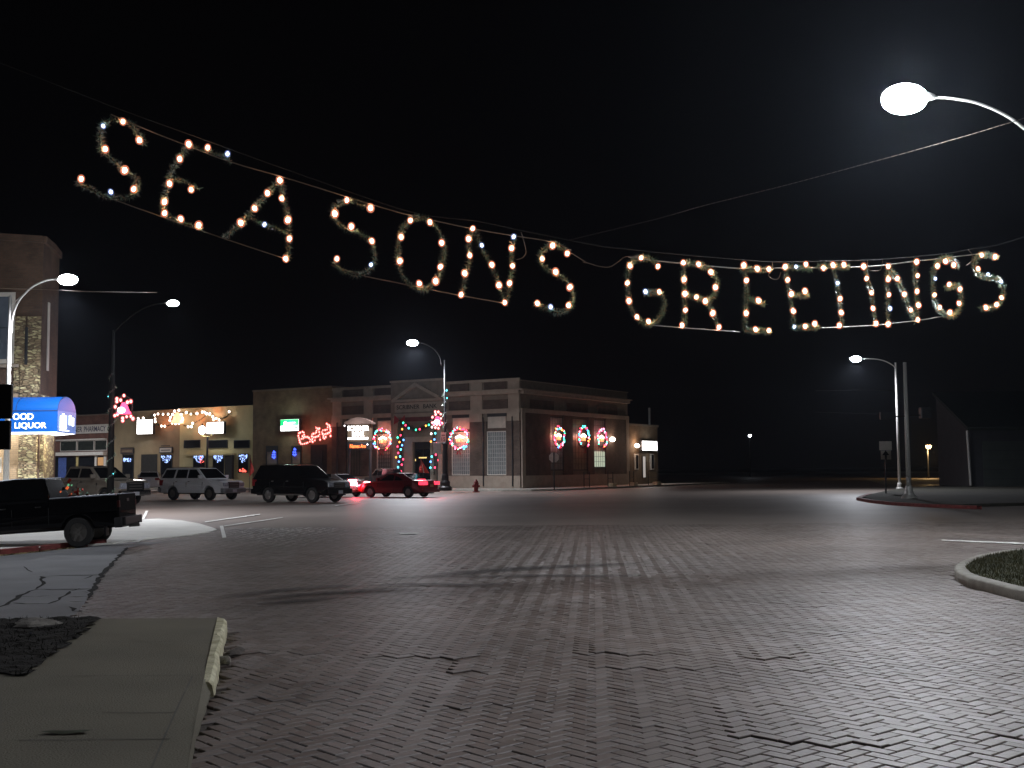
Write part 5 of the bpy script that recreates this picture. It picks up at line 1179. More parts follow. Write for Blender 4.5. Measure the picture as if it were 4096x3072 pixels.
s0 = .42; b = MB(); za, zb = AT(*cB(378, 1215), LD + 1.6).z, AT(*cB(378, 655), LD + 1.6).z
pp = AT(*cB(366, 900), LD + 1.2); pq = AT(*cB(397, 900), LD + 1.6); a0_, a1_ = 1.12, 1.42
b.add([f_(a0_, .01, za), f_(a1_, .01, za), f_(a1_, .01, zb), f_(a0_, .01, zb), f_(a0_, .06, za), f_(a1_, .06, za), f_(a1_, .06, zb), f_(a0_, .06, zb)], [(4, 5, 6, 7), (3, 2, 6, 7), (0, 1, 5, 4), (0, 3, 7, 4), (1, 2, 6, 5)]); b.build('narrow_window', M_whitep, root, local=True)
b = MB(); b.box(lxB(-60), lxB(25 / 2.212), -.05, 0, AT(0, 1890, LD).z, AT(0, 1829, LD).z); b.build('shop_window', M_whitep, root, local=True)
b = MB(); b.box(lxB(-60), lxB(12 / 2.212), -.07, -.05, AT(0, 1880, LD).z, AT(0, 1836, LD).z); b.build('shop_window_pane', M_glass, root, local=True)
b = MB(); b.box(-16, lxB(178 / 2.212), -.03, 0, .1, 5.0); b.build('tan_facing', brickmat('tan_facing_brick', (.46, .33, .20), (.40, .28, .17), (.32, .24, .15), bh=.085, bw=.24), root, local=True)
# awning
AWD = LD - .9; z0 = AT(300 / 2.212, 1500 + 512 / 2.212, AWD).z; zmid = AT(300 / 2.212, 1500 + 316 / 2.212, AWD).z; ztop = AT(300 / 2.212, 1500 + 192 / 2.212, AWD + .6).z
xe = AT(508 / 2.212, 1700, AWD).x; DPT = 2.6
root = thing('shop_awning', 'glowing blue awning lettered FOOD and LIQUOR with rounded top', 'awning', (xe, AWD, z0))
M_blue = emit('awning_blue_fabric', (.004, .12, .52), .5); M_blue2 = emit('awning_blue_end', (.12, .24, .60), .6); M_soff = emit('awning_soffit_light', (1, .98, .95), 5)
hm = zmid - z0; ht = ztop - z0; DE_ = DPT * .75; pr = [(0, 0), (0, hm)] + [(.9 * (1 - math.cos(a)), hm + (ht - hm) * math.sin(a)) for a in [math.pi / 2 * i / 8 for i in range(1, 9)]] + [(.9 + (DE_ - .9) * math.sin(a), hm * .92 + (ht - hm * .92) * math.cos(a)) for a in [math.pi / 2 * i / 6 for i in range(1, 7)]] + [(DE_, 0)]
X0 = -9.0; b = MB(); m_ = len(pr); vs = []
for x in (X0, 0): vs += [(x, y, z) for y, z in pr]
b.add(vs, [(i, i + m_, (i + 1) % m_ + m_, (i + 1) % m_) for i in range(m_ - 2)]); b.build('awning_front', M_blue, root, local=True, smooth=False)
b = MB(); b.add([(0, y, z) for y, z in pr[1:-1]], [tuple(range(len(pr) - 2))]); b.build('awning_shoulder', M_blue, root, local=True)
e0 = Vector((0, DE_, 0)); EX = 0.0
b = MB(); b.add([(0.004, 0, 0), (0.004, DE_, 0), (0.004, DE_, hm), (0.004, 0, hm)], [(0, 1, 2, 3)]); b.build('awning_end', M_blue2, root, local=True)
b = MB(); b.add([(X0, .03, -.002), (0, .03, -.002), (0, DE_, -.002), (-1.5, DPT + 1.2, -.002), (X0, DPT + 1.2, -.002)], [(0, 1, 2, 3, 4)]); b.build('lit_soffit', M_soff, root, local=True)
b = MB(); b.box(X0, 0, -.02, 0, -.05, .04); b.build('lower_trim', emit('awning_hem', (.8, .85, 1), 2.2), root, local=True)
b = MB(); b.box(X0, 0.0, -.015, 0, hm - .02, hm + .02); sx = AT(145 / 2.212, 1560, AWD).x - xe
b.tube([(sx, -.005 + 0.9 * (1 - math.cos(a)), hm + (ht - hm) * math.sin(a)) for a in [math.pi / 2 * i / 6 for i in range(7)]], .015, 5)
b.tube([(0, -.005 + 0.9 * (1 - math.cos(a)), hm + (ht - hm) * math.sin(a)) for a in [math.pi / 2 * i / 6 for i in range(7)]], .015, 5); b.build('seam', mat('navy_seam', (.01, .03, .12), .6), root, local=True)
ax = lambda x: AT(x / 2.212, 1700, AWD).x - xe; az = lambda y: AT(130, 1500 + y / 2.212, AWD).z - z0
M_awt = emit('awning_letters', (.95, .97, 1), 3)
def serif(body, x0, x1, zb, zt, ends):
    text(body, x1 - x0, zt - zb, M_awt, root, Matrix.Translation((x0, -.022, zb)) @ Matrix.Rotation(R(90), 4, 'X'), 'lettering', .006, .012)
serif('FOOD', ax(80), ax(296), az(396), az(338), 0); serif('. LIQUOR', ax(92), ax(412), az(480), az(420), 0)
# logo on the end panel
u_ = (e0 / e0.length); nrm = Vector((u_.y, -u_.x, 0)) * .02; b = MB(); EL = e0.length
for s, zb_, zt_ in ((.16, .28, .78), (.27, .28, .88), (.38, .28, .80), (.64, .40, .84), (.80, .36, .74)):
    b.tube([u_ * (EL * s) + nrm + Vector((0, 0, hm * zb_)), u_ * (EL * s) + nrm + Vector((0, 0, hm * zt_))], .055, 6)
b.tube([u_ * (EL * (.27 + .13 * math.cos(a))) + nrm + Vector((0, 0, hm * (.30 + .14 * math.sin(a)))) for a in [math.pi + math.pi * i / 8 for i in range(9)]], .06, 6)
b.tube([u_ * (EL * s) + nrm + Vector((0, 0, hm * .12)) for s in (.12, .6)], .02, 5); b.build('emblem', M_awt, root, local=True)
light(root, (-3.0, 1.0, -.35), 170, (1, .86, .62), .5, name='soffit_lamp'); light(root, (-.2, 1.2, -.35), 120, (1, .84, .55), .4, name='soffit_lamp')

# ---- dark garage at the right
g0 = G(*cG(1165, 1345), .12); g1 = G(*cG(800, 1345), .12)
GF = Frame((g0.x, g0.y), 0.0); root = thing('garage_building', 'dark metal-clad garage with a big pale door and sloping roof', 'building', (g0.x, g0.y, 0), 0)
ze = AT(*cG(1140, 655), g0.y).z; Yb = g0.y + 9.0; gl = AT(*cG(760, 900), Yb); zr = AT(*cG(752, 248), Yb).z; xw = gl.x - g0.x
M_clad = mat('metal_cladding', (.05, .05, .058), .6, var=.15, scale=1.2, bump=.2, bscale=6); M_cladf = mat('metal_cladding_pale', (.065, .078, .073), .6, var=.12, scale=1.2, bump=.1)
b = MB(); b.add([(0, 0, 0), (26, 0, 0), (26, 0, ze), (0, 0, ze), (xw, 9, 0), (xw, 9, zr), (26, 9, zr), (26, 9, 0)], [(0, 1, 2, 3), (0, 3, 5, 4), (1, 7, 6, 2), (4, 5, 6, 7)]); b.build('wall', M_clad, root, local=True)
b = MB(); b.add([(-.3, -.4, ze - .1), (26.3, -.4, ze - .1), (26.3, 9, zr + .05), (xw - .3, 9, zr + .05), (-.3, -.4, ze + .15), (26.3, -.4, ze + .15), (26.3, 9, zr + .3), (xw - .3, 9, zr + .3)], [(0, 1, 5, 4), (4, 5, 6, 7), (0, 4, 7, 3), (3, 2, 1, 0), (1, 2, 6, 5), (2, 3, 7, 6)]); b.build('roof', mat('metal_roof', (.02, .03, .025), .7, var=.15, scale=1, bump=.1), root, local=True)
zd = AT(*cG(1400, 800), g0.y).z; zd0 = AT(*cG(1400, 1368), g0.y).z; b = MB(); b.box(.9, 20, -.08, 0, zd0, zd); dr = b.build('garage_door', M_cladf, root, local=True)
b = MB(); [b.box(.9, 20, -.1, -.081, zd0 + (zd - zd0) * i / 5 - .02, zd0 + (zd - zd0) * i / 5 + .02) for i in range(1, 5)]; b.build('door_panel_line', M_clad, dr, local=True)
b = MB(); b.tube([(-.15, -.25, .2), (-.3, -.3, ze - .1)], .10, 6); b.build('downspout', M_steel, root, local=True)

# ---- signs, hydrant, railings, globe lamp, flags
p0 = G(*c7(1122, 940), .12); r_ = thing('road_sign', 'two white road sign plates, lower one with an arrow, before the far slim lamp', 'sign', p0); lp = LP(r_)
at = lambda x, y: AT(*c7(x, y), p0.y)
b = MB(); b.tube([p0, at(1118, 630)], .045, 6); lp(b, 'post', M_dark)
b = MB(); a_, c_ = at(1080, 680), at(1154, 626); b.box(a_.x, c_.x, p0.y - .08, p0.y - .05, a_.z, c_.z); lp(b, 'upper_plate', M_whitep, bevel=.01)
b = MB(); a_, c_ = at(1090, 736), at(1150, 683); b.box(a_.x, c_.x, p0.y - .08, p0.y - .05, a_.z, c_.z); lp(b, 'lower_plate', M_whitep, bevel=.01)
b = MB(); c_ = at(1118, 710); b.add([(c_.x - .2, p0.y - .085, c_.z + .0), (c_.x + .2, p0.y - .085, c_.z), (c_.x, p0.y - .085, c_.z + .28)], [(0, 1, 2)]); b.box(c_.x - .06, c_.x + .06, p0.y - .088, p0.y - .082, c_.z - .28, c_.z); lp(b, 'arrow', M_black)
# stop sign seen from behind
o = G(*c6(600, 1412), .13); r_ = thing('stop_sign', 'octagonal sign seen from its plain back on a dark post at the bank corner', 'sign', o, R(58)); k = o.y / 4600 / 2.765
zc_ = AT(*c6(597, 1050), o.y).z - .13; R_ = 58 * k; b = MB(); b.tube([(0, 0, 0), (0, 0, zc_ + R_ * .9)], .05, 6); b.build('post', M_black, r_, local=True)
r_.rotation_euler = (0, 0, R(-8)); b = MB(); b.prism([(R_ * math.cos(R(22.5 + 45 * i)), R_ * math.sin(R(22.5 + 45 * i))) for i in range(8)], lambda a_, c_, d: (a_, d, c_ + zc_), .03, .05); b.build('plate', mat('bare_aluminium', (.6, .52, .48), .6, 0, bump=0), r_, local=True)
# 15 sign and meter box on the centre pole
z15 = AT(*c5(1312, 840), DD); r_ = thing('speed_sign', 'small white speed sign reading 15 on the lamp pole before the bank', 'sign', (z15.x, DD - .32, AT(*c5(1312, 882), DD).z)); k = DD / 4600 / 2.765
b = MB(); b.box(-30 * k, 30 * k, -.02, .02, 0, 105 * k); b.build('plate', M_whitep, r_, local=True, bevel=.01)
text('15', 40 * k, 42 * k, M_black, r_, Matrix.Translation((-20 * k, -.03, 12 * k)) @ Matrix.Rotation(R(90), 4, 'X'), 'numerals', .004)
b = MB(); b.box(-20 * k, 20 * k, -.025, -.021, 72 * k, 80 * k); b.build('upper_text_line', M_black, r_, local=True)
c_ = AT(*c5(1240, 945), DD - 1); r_ = thing('meter_box', 'small grey box on a thin post beside the bank lamp pole', 'box', (c_.x, DD - 1, .13)); b = MB(); b.tube([(0, 0, 0), (0, 0, c_.z - .13)], .04, 6); b.build('post', M_dark, r_, local=True)
b = MB(); b.box(-.28, .28, -.15, .15, c_.z - .55, c_.z + .25); b.build('housing', M_steel, r_, local=True, bevel=.04)
def hydrant():
    p = G(*c5(1672, 1436), .13); r_ = thing('fire_hydrant', 'red fire hydrant on the bank pavement', 'hydrant', p); m = mat('hydrant_red', (.30, .03, .025), .5, var=.2)
    b = MB(); b.lathe([(.24, 0), (.24, .06), (.15, .08), (.15, .5), (.19, .52), (.19, .57), (.16, .6), (.14, .72), (.07, .8), (.05, .86), (.0001, .87)], (0, 0, 0), 14); b.build('barrel', m, r_, local=True)
    b = MB(); b.tube([(-.26, 0, .42), (.26, 0, .42)], .07, 8); b.tube([(0, -.25, .38), (0, 0, .38)], .085, 8); b.build('outlet', m, r_, local=True)
hydrant()
def rail(x0, x1, yt, yb, label, blk):
    ya, yb_ = BK.side(c6(x0, yb), 3.6)[0], BK.side(c6(x1, yb), 3.6)[0]; o = BK.world(3.6, ya, .13); r_ = thing('handrail', label, 'railing', o, BA + R(90)); L = yb_ - ya; h = 1.25
    b = MB(); n = max(2, round(L / 1.9) + 1)
    b.tube([(0, 0, 0), (0, 0, h), (L, 0, h), (L, 0, 0)], .035, 6); b.tube([(0, 0, h * .55), (L, 0, h * .55)], .025, 6); b.build('rail', M_black, r_, local=True)
    for i in range(1, n - 1): b = MB(); b.tube([(L * i / (n - 1), 0, 0), (L * i / (n - 1), 0, h)], .03, 6); b.build('post', M_black, r_, local=True)
    if blk: b = MB(); b.box(L - .5, L + .3, -.25, .25, 0, .28); b.build('footing', M_kerbp, r_, local=True, bevel=.04)
rail(930, 990, 1225, 1395, 'short black handrail beside the bank, nearest the corner', 0); rail(1195, 1250, 1180, 1372, 'black handrail beside the bank below the lit window', 1)
rail(1435, 1480, 1170, 1345, 'black handrail at the start of the annex', 1); rail(1640, 1740, 1170, 1325, 'black handrail in front of the annex door', 1)
# globe lamp
DGL = 84; o = AT(*c2(1830, 1060), DGL); o.z = .13; a = lambda x, y: AT(*c2(x, y), DGL) - o; r_ = thing('globe_lamp', 'old style globe street lamp on a dark post before the cream shop', 'street lamp', o)
b = MB(); b.tube([(0, 0, 0), (0, 0, a(1830, 545).z)], .11, 10, .07); b.lathe([(.28, 0), (.28, .3), (.16, .5), (.13, 1.0)], (0, 0, 0), 10); b.build('post', M_black, r_, local=True)
b = MB(); b.tube(arm_curve([a(1787, 515), a(1790, 538), a(1830, 545), a(1870, 538), a(1875, 515)], 4), .035, 6); b.build('cross_arm', mat('brass_arm', (.35, .3, .12), .4, .5, bump=0), r_, local=True)
g_ = a(1789, 487); b = MB(); b.sphere(g_, .27, 14, 9, 1.15); b.build('globe', emit('globe_glow', (.85, .93, 1), 9), r_, local=True, smooth=True); b = MB(); b.lathe([(.12, 0), (.05, .1), (.0001, .25)], g_ + Vector((0, 0, .3)), 8); b.build('finial', M_dark, r_, local=True)
b = MB(); b.lathe([(.06, 0), (.1, .08), (.04, .12)], a(1875, 513), 8); b.build('empty_socket', M_dark, r_, local=True); light(r_, g_ + Vector((0, -.5, -.1)), 90, (.9, .95, 1), .25, name='globe_light')
M_flag = mat('red_flag_cloth', (.45, .04, .03), .8, var=.15, scale=3); M_flagw = mat('white_flag_cloth', (.6, .5, .46), .8, var=.1)
def flag(cr, tip, lo, hi, bot, D, label, stripe=False):
    o = AT(*cr(*bot), D); o.z = .13; q = lambda p: AT(*cr(*p), D) - o; r_ = thing('flag', label, 'flag', o); T, Lo, Hi = q(tip), q(lo), q(hi)
    b = MB(); b.tube([(Lo.x - .02, .02, 0), (T.x, .02, T.z)], .025, 6); b.build('staff', M_dark, r_, local=True)
    def cloth(A, B, C, n=6):
        b = MB(); vs = []
        for i in range(n + 1):
            for j in range(4):
                s, t = i / n, j / 3; P = A.lerp(B, s).lerp(A.lerp(C, s), t); vs.append(P + Vector((0, .07 * math.sin(5 * s + 3 * t), 0)))
        b.add(vs, [(i * 4 + j, i * 4 + j + 1, i * 4 + j + 5, i * 4 + j + 4) for i in range(n) for j in range(3)]); return b
    cloth(T, Lo, Hi).build('cloth', M_flag, r_, local=True)
    if stripe: b = cloth(T, Lo.lerp(Hi, .42), Lo.lerp(Hi, .58)); b.v = [v + Vector((0, -.02, 0)) for v in b.v]; b.build('white_stripe', M_flagw, r_, local=True)
flag(c5, (1055, 1058), (1040, 1215), (1155, 1225), (1050, 1420), 84, 'red pennant flag with a white stripe before the bank door', True)
flag(c4, (132, 965), (125, 1190), (172, 1130), (130, 1400), 84, 'slim red flag between the white car and the black car')
flag(c2, (990, 768), (988, 840), (1012, 835), (992, 1060), 84, 'little red flag behind the silver pickup')
# dark sign backs at the left edge
DK = 13.0; f = lambda x, y: AT(*c2(x, y), DK); r_ = thing('road_sign', 'pair of stacked black sign backs cut by the left picture edge', 'sign', (f(-80, 800).x, DK, 0)); lp = LP(r_)
for (x1, y0_, y1_) in ((105, 80, 388), (88, 402, 662)):
    b = MB(); A_, B_ = f(-170, y1_), f(x1, y0_); b.box(A_.x, B_.x, DK, DK + .05, A_.z, B_.z); lp(b, 'panel', M_black, bevel=.012)
b = MB(); b.tube([(f(-80, 0).x, DK + .08, ZS), (f(-80, 0).x, DK + .08, f(0, 60).z)], .03, 8); lp(b, 'post', M_black)
# tinsel spiralling up the third pole
def spiral():
    r_ = thing('pole_garland', 'thin tinsel garland wound up the dark lamp pole with the lit bell', 'garland', (poleC.x, DC, .13)); P = []
    zt = AT(*cB(940, 1250), DC).z; n = 90
    for i in range(n + 1): a = i * .55; z = zt * i / n; r = .19 - .03 * i / n; P.append(Vector((math.cos(a) * r, math.sin(a) * r, z)))
    g = MB(); tinsel(g, P, .05, 60, .008, .10); g.build('tinsel', M_tinsel, r_, local=True); b = MB(); b.tube(P, .015, 5); b.build('cord', M_dark, r_, local=True)
    for i in (22, 74): put(CBULB['teal'], r_, P[i] + Vector((0, -.05, 0)), sc=.35)
spiral()
def spiral2():
    r_ = thing('pole_garland', 'tinsel garland wound up the lamp pole before the bank door', 'garland', (pD.x, DD, zD(880))); P = []; zb, zt = zD(880), zD(270); n = 60
    for i in range(n + 1): a = i * .55; P.append(Vector((math.cos(a) * .17, math.sin(a) * .17, (zt - zb) * i / n)))
    g = MB(); tinsel(g, P, .06, 60, .012, .14); g.build('tinsel', M_tinsel, r_, local=True); b = MB(); b.tube(P, .015, 5); b.build('cord', M_dark, r_, local=True)
    for i, s in ((14, .8), (48, .8), (56, 1)): put(CBULB['teal'], r_, P[i] + Vector((.1 if i == 48 else 0, -.08, 0)), sc=s)
spiral2()

# ================================================================== VEHICLES
M_tyre = mat('tyre_rubber', (.018, .018, .018), .8, var=.15, scale=10, bump=.1); M_rim = mat('alloy_rim', (.55, .55, .55), .28, .9, var=.1, bump=0)
M_rimd = mat('dull_rim', (.25, .24, .22), .45, .7, var=.2, bump=0)
M_cglass = mat('car_glass', (.004, .0045, .005), .08, 0, var=.1, bump=0, spec=.3); M_trimb = mat('black_plastic', (.018, .018, .02), .5, var=.1, bump=0)
M_chrome = mat('chrome', (.75, .77, .8), .12, 1.0, var=.03, bump=0); M_head = mat('headlamp_glass', (.55, .6, .7), .08, .4, var=.35, scale=9, bump=.5, bscale=20)
M_plate = mat('licence_plate', (.62, .66, .74), .5, var=.05, bump=0); M_tail = mat('tail_lamp_red', (.28, .01, .015), .15, 0, var=.2, bump=0)
M_under = mat('underbody', (.012, .012, .012), .9, bump=0)
def paint(n, c, rough=.28, metal=.3, coat=1.0, spec=.5): return mat('car_paint_' + n, c, rough, metal, var=.04, scale=2, bump=0, coat=coat, spec=spec)
def arch(cx_, r, zb, n=9):                   # wheel arch points front->rear along the sill
    h = math.acos(min(1, max(-1, (zb - WZ[0]) / r)))
    return [(cx_ + r * math.sin(a), WZ[0] + r * math.cos(a)) for a in [h - 2 * h * i / n for i in range(n + 1)]]
WZ = [.38]
def vehicle(kind, label, P, group='cars at the crossing', name='parked_car', cat='car', tail=None, tailp=0, brake=None, head=None):
    """built at the origin facing +x; returns root"""
    root = thing(name, label, cat, (0, 0, 0), 0, group); pm = P['paint']; W = P['W'] / 2; r = P['r']; WZ[0] = r
    xf, xr = P['xf'], P['xr']; zb = P['zb']; low = P['top']
    # body side profile: along the sill with two arches, then over the top
    sill = [(P['front'], zb)] + arch(xf, r * 1.17, zb) + arch(xr, r * 1.17, zb) + [(P['rear'], zb)]
    poly = sill + low
    b = MB(); shw = P.get('sh', .80)
    def fn(a, c, d):
        k = 1.0 - .05 * max(0, (c - shw) / .4) - .035 * max(0, (.55 - c) / .3)
        e = max(0, abs(a) - (P['L'] / 2 - .55)) / .55; k -= .13 * e * e
        return (a, d * k, c)
    b.prism(poly, fn, -W, W); b.build('body', pm, root, local=True, bevel=.045)
    b = MB(); b.box(P['rear'] + .15, P['front'] - .15, -W + .25, W - .25, zb - .06, zb + .35); b.build('underbody', M_under, root, local=True)
    # cabin
    (bfx, bfz), (rfx, rfz), (rrx, rrz), (brx, brz) = P['cab']; hw0, hw1 = W * .93, W * .74
    b = MB(); vs = []
    mid = ((rfx + rrx) / 2, max(rfz, rrz) + .03)
    prof = [(bfx, bfz - .06, hw0), (bfx, bfz, hw0 - .01), (rfx, rfz, hw1), (mid[0], mid[1], hw1), (rrx, rrz, hw1), (brx, brz, hw0 - .01), (brx, brz - .06, hw0)]
    for s in (-1, 1): vs += [(x, s * y, z) for x, z, y in prof]
    n = 7; b.add(vs, [(1, 2, 3, 4, 5), (8, 12, 11, 10, 9), (0, 1, 5, 6), (7, 13, 12, 8)] + [(i, i + 7, i + 8, i + 1) for i in range(6)] + [(6, 13, 7, 0)]); b.build('cabin', pm, root, local=True, bevel=.05)
    def hw(z): t = (z - bfz) / (rfz - bfz); return hw0 + (hw1 - hw0) * t + .006
    for quad in P['side']:
        for s in (-1, 1):
            b = MB(); vv = [(x, s * hw(z), z) for x, z in quad]; vv2 = [(x, s * (hw(z) - .03), z) for x, z in quad]; m = len(quad)
            b.add(vv + vv2, [tuple(range(m)), tuple(range(m, 2 * m))] + [(i, (i + 1) % m, (i + 1) % m + m, i + m) for i in range(m)]); b.build('side_window', M_cglass, root, local=True)
    def slopewin(A, B, nm, ins=.10, t0=.06, t1=.93):
        (ax_, az_), (bx_, bz_) = A, B; d = Vector((bx_ - ax_, 0, bz_ - az_)); nn_ = Vector((d.z, 0, -d.x)).normalized()
        if (ax_ > bx_) != (nn_.x > 0): nn_ = -nn_
        vs = []
        for t, h in ((t0, hw0 - ins), (t1, hw1 - ins * .55)):
            for s in (-1, 1):
                vs.append(Vector((ax_, 0, az_)) + d * t + Vector((0, s * h, 0)) + nn_ * .012)
        b = MB(); b.add(vs + [v - nn_ * .04 for v in vs], [(0, 1, 3, 2), (4, 6, 7, 5), (0, 2, 6, 4), (1, 5, 7, 3), (0, 4, 5, 1), (2, 3, 7, 6)]); b.build(nm, M_cglass, root, local=True)
    slopewin((bfx, bfz), (rfx, rfz), 'windshield'); slopewin((brx, brz), (rrx, rrz), 'rear_window')
    # wheels
    for x in (xf, xr):
        for s in (-1, 1):
            y = s * (W - .13); b = MB(); b.lathe([(r * .62, -.11), (r * .93, -.11), (r, -.07), (r, .07), (r * .93, .11), (r * .62, .11), (r * .62, -.11)], (x, y, r), 24, 'Y', False); wh = b.build('wheel', M_tyre, root, local=True, smooth=False)
            b = MB(); b.lathe([(r * .64, -.06), (r * .64, .06)], (x, y, r), 18, 'Y'); b.lathe([(.001, s * .075), (r * .16, s * .085), (r * .18, s * .03)], (x, y, r), 10, 'Y')
            for k in range(P.get('spokes', 6)):
                a = 2 * math.pi * k / P.get('spokes', 6); c, sn = math.cos(a), math.sin(a); q = MB(); q.box(.0, r * .62, -.02, .02, -r * .075, r * .075)
                b.add([(x + v.x * c - v.z * sn, y + s * .06 + v.y, r + v.x * sn + v.z * c) for v in q.v], q.f)
            b.build('rim', P.get('rim', M_rim), wh, local=True)
    # ends
    hz0, hz1 = P['hz']; fx_, rx_ = max(q[0] for q in low) - .004, min(q[0] for q in low) + .004; Wl = W * P.get('endw', .86)
    for s in (-1, 1):
        b = MB(); b.box(fx_ - .32, fx_ + P.get('hp', .03), s * Wl, s * (Wl - P.get('hw', .42)), hz0, hz1); b.build('headlight', head or M_head, root, local=True, bevel=.03)
        b = MB(); t0_, t1_ = P['tz']; b.box(rx_ - P.get('tp', .02), rx_ + .28, s * (W * P.get('tw', .90)), s * (W * P.get('tw', .90) - P.get('tlw', .2)), t0_, t1_); b.build('taillight', tail or M_tail, root, local=True, bevel=.02)
        b = MB(); mx_ = bfx - .28 if kind != 'sedan' else bfx - .35; b.box(mx_ - .06, mx_ + .06, s * (W * .95), s * (W * .95 + .26), bfz + .02, bfz + .22); b.build('mirror', P.get('mirror', pm), root, local=True, bevel=.03)
    b = MB(); b.box(fx_ - .1, fx_ + .02, -Wl + P.get('hw', .42) + .02, Wl - P.get('hw', .42) - .02, P['gz'][0], P['gz'][1]); g_ = b.build('grille', M_trimb, root, local=True, bevel=.01)
    b = MB()
    for k in range(3): z = P['gz'][0] + (P['gz'][1] - P['gz'][0]) * (k + .5) / 3; b.box(fx_ + .02, fx_ + .03, -Wl + .5, Wl - .5, z - .018, z + .018)
    b.build('grille_bar', P.get('gbar', M_rimd), g_, local=True)
    b = MB(); b.box(fx_ - .15, fx_ + P.get('bp', .08), -W * .93, W * .93, P['bz'][0], P['bz'][1]); b.build('front_bumper', P.get('bump', pm), root, local=True, bevel=.04)
    b = MB(); b.box(rx_ - P.get('bp', .08), rx_ + .15, -W * .93, W * .93, P['bz'][0], P['bz'][1]); b.build('rear_bumper', P.get('bump', pm), root, local=True, bevel=.04)
    b = MB(); b.box(fx_ + .085, fx_ + .095, -.17, .17, P['bz'][0] + .02, P['bz'][0] + .18); b.build('licence_plate', M_plate, root, local=True)
    b = MB(); b.box(rx_ - .03 - P.get('rp', .0), rx_ - .02 - P.get('rp', .0), -.17, .17, P['rz'], P['rz'] + .15); b.build('licence_plate', P.get('rplate', M_plate), root, local=True)
    for x in P['handles']:
        for s in (-1, 1):
            b = MB(); b.box(x, x + .17, s * (W * .955), s * (W * .955 + .05), P['handz'], P['handz'] + .035); b.build('door_handle', P.get('hm', M_chrome), root, local=True)
    for x in P['seams']:
        for s in (-1, 1):
            b = MB(); b.box(x - .008, x + .008, s * (W * .97), s * (W + .004), zb + .12, P['handz'] - .02); b.build('door_seam', M_under, root, local=True)
    if P.get('step'):
        for s in (-1, 1):
            b = MB(); b.box(xr + .55, xf - .55, s * (W - .05), s * (W + .10), zb - .04, zb + .03); b.build('running_board', M_rimd, root, local=True)
    if P.get('rack'):
        for s in (-1, 1):
            b = MB(); b.tube([(rfx - .15, s * hw1 * .92, rfz + .06), (rrx + .1, s * hw1 * .92, rrz + .06)], .02, 6); b.build('roof_rail', M_trimb, root, local=True)
    if brake:
        b = MB(); z = P['cab'][3][1]; b.box(brx - .02, brx + .06, -.35, .35, z + .01, z + .06); b.build('high_brake_light', tail, root, local=True)
        for s in (-1, 1): light(root, (rx_ - .25, s * W * .7, P['tz'][0] + .05), brake, (1, .03, .06), .1, R(150), .5, name='brake_glow', rot=(0, R(80), 0))
    return root
def suv(paint_, L=5.1, W=2.0, H=1.92, **k):
    P = dict(paint=paint_, L=L, W=W, r=.39, xf=1.55, xr=-1.4, zb=.42, front=2.5, rear=-2.52, sh=.9,
             top=[(-2.56, .62), (-2.55, 1.15), (-2.48, 1.24), (1.25, 1.24), (1.45, 1.20), (2.30, 1.12), (2.50, 1.03), (2.55, .75)],
             cab=[(1.22, 1.24), (.42, H - .05), (-2.15, H - .04), (-2.48, 1.24)],
             side=[[(.92, 1.29), (.34, H - .13), (-.22, H - .13), (-.22, 1.29)], [(-.32, 1.29), (-.32, H - .13), (-1.15, H - .13), (-1.22, 1.29)], [(-1.38, 1.29), (-1.30, H - .13), (-2.10, H - .14), (-2.32, 1.29)]],
             hz=(.80, 1.02), gz=(.74, 1.02), bz=(.44, .70), tz=(.85, 1.25), rz=.75, handles=(-.15, -1.15), handz=1.08, seams=(1.02, -.27, -1.27), rack=True, step=False)
    P.update(k); return P
# white SUV
def place(root, x, y, rz, s=1.0, z=0.0, rx=0, ry=0):
    root.location = (x, y, z); root.rotation_euler = (rx, ry, rz); root.scale = (s, s, s); return root
def wheel_at(root, px, lx, ly, head, s=1.0, z=0.0):   # put the local wheel foot (lx,ly) on the ground under a pixel
    g = G(*px, z); c, sn = math.cos(head), math.sin(head); place(root, g.x - s * (lx * c - ly * sn), g.y - s * (lx * sn + ly * c), head, s, z)
sv = vehicle('suv', 'white full-size SUV with roof rails, parked facing right', suv(paint('white', (.78, .80, .85), .35, 0), W=2.0, rim=M_rimd, bump=mat('grey_bumper', (.22, .23, .25), .5, bump=0), gz=(.70, 1.06)), head=None)
wheel_at(sv, c3(1325, 1513), 1.55, -.9, R(-30))
bs = vehicle('suv', 'black full-size SUV parked in front of the plain brick shop', suv(paint('black', (.003, .003, .0035), .2, 0, .12, .25), L=5.2, H=1.96, step=True, hm=M_chrome), head=None)
wheel_at(bs, c4(780, 1462), 1.55, -.9, R(-31), 1.03)
ss = vehicle('suv', 'silver crossover with dark rear glass seen from behind, left of the white SUV', suv(paint('silver', (.8, .76, .78), .4, 0), L=4.8, W=1.9, H=1.74, tlw=.34, tz=(1.0, 1.2), hp=.0, tail=None, step=False, rack=False, rz=.92))
o = G(*c2(1305, 1035)); place(ss, o.x + 2.0 * math.cos(R(104)), o.y + 2.3, R(104), .97)
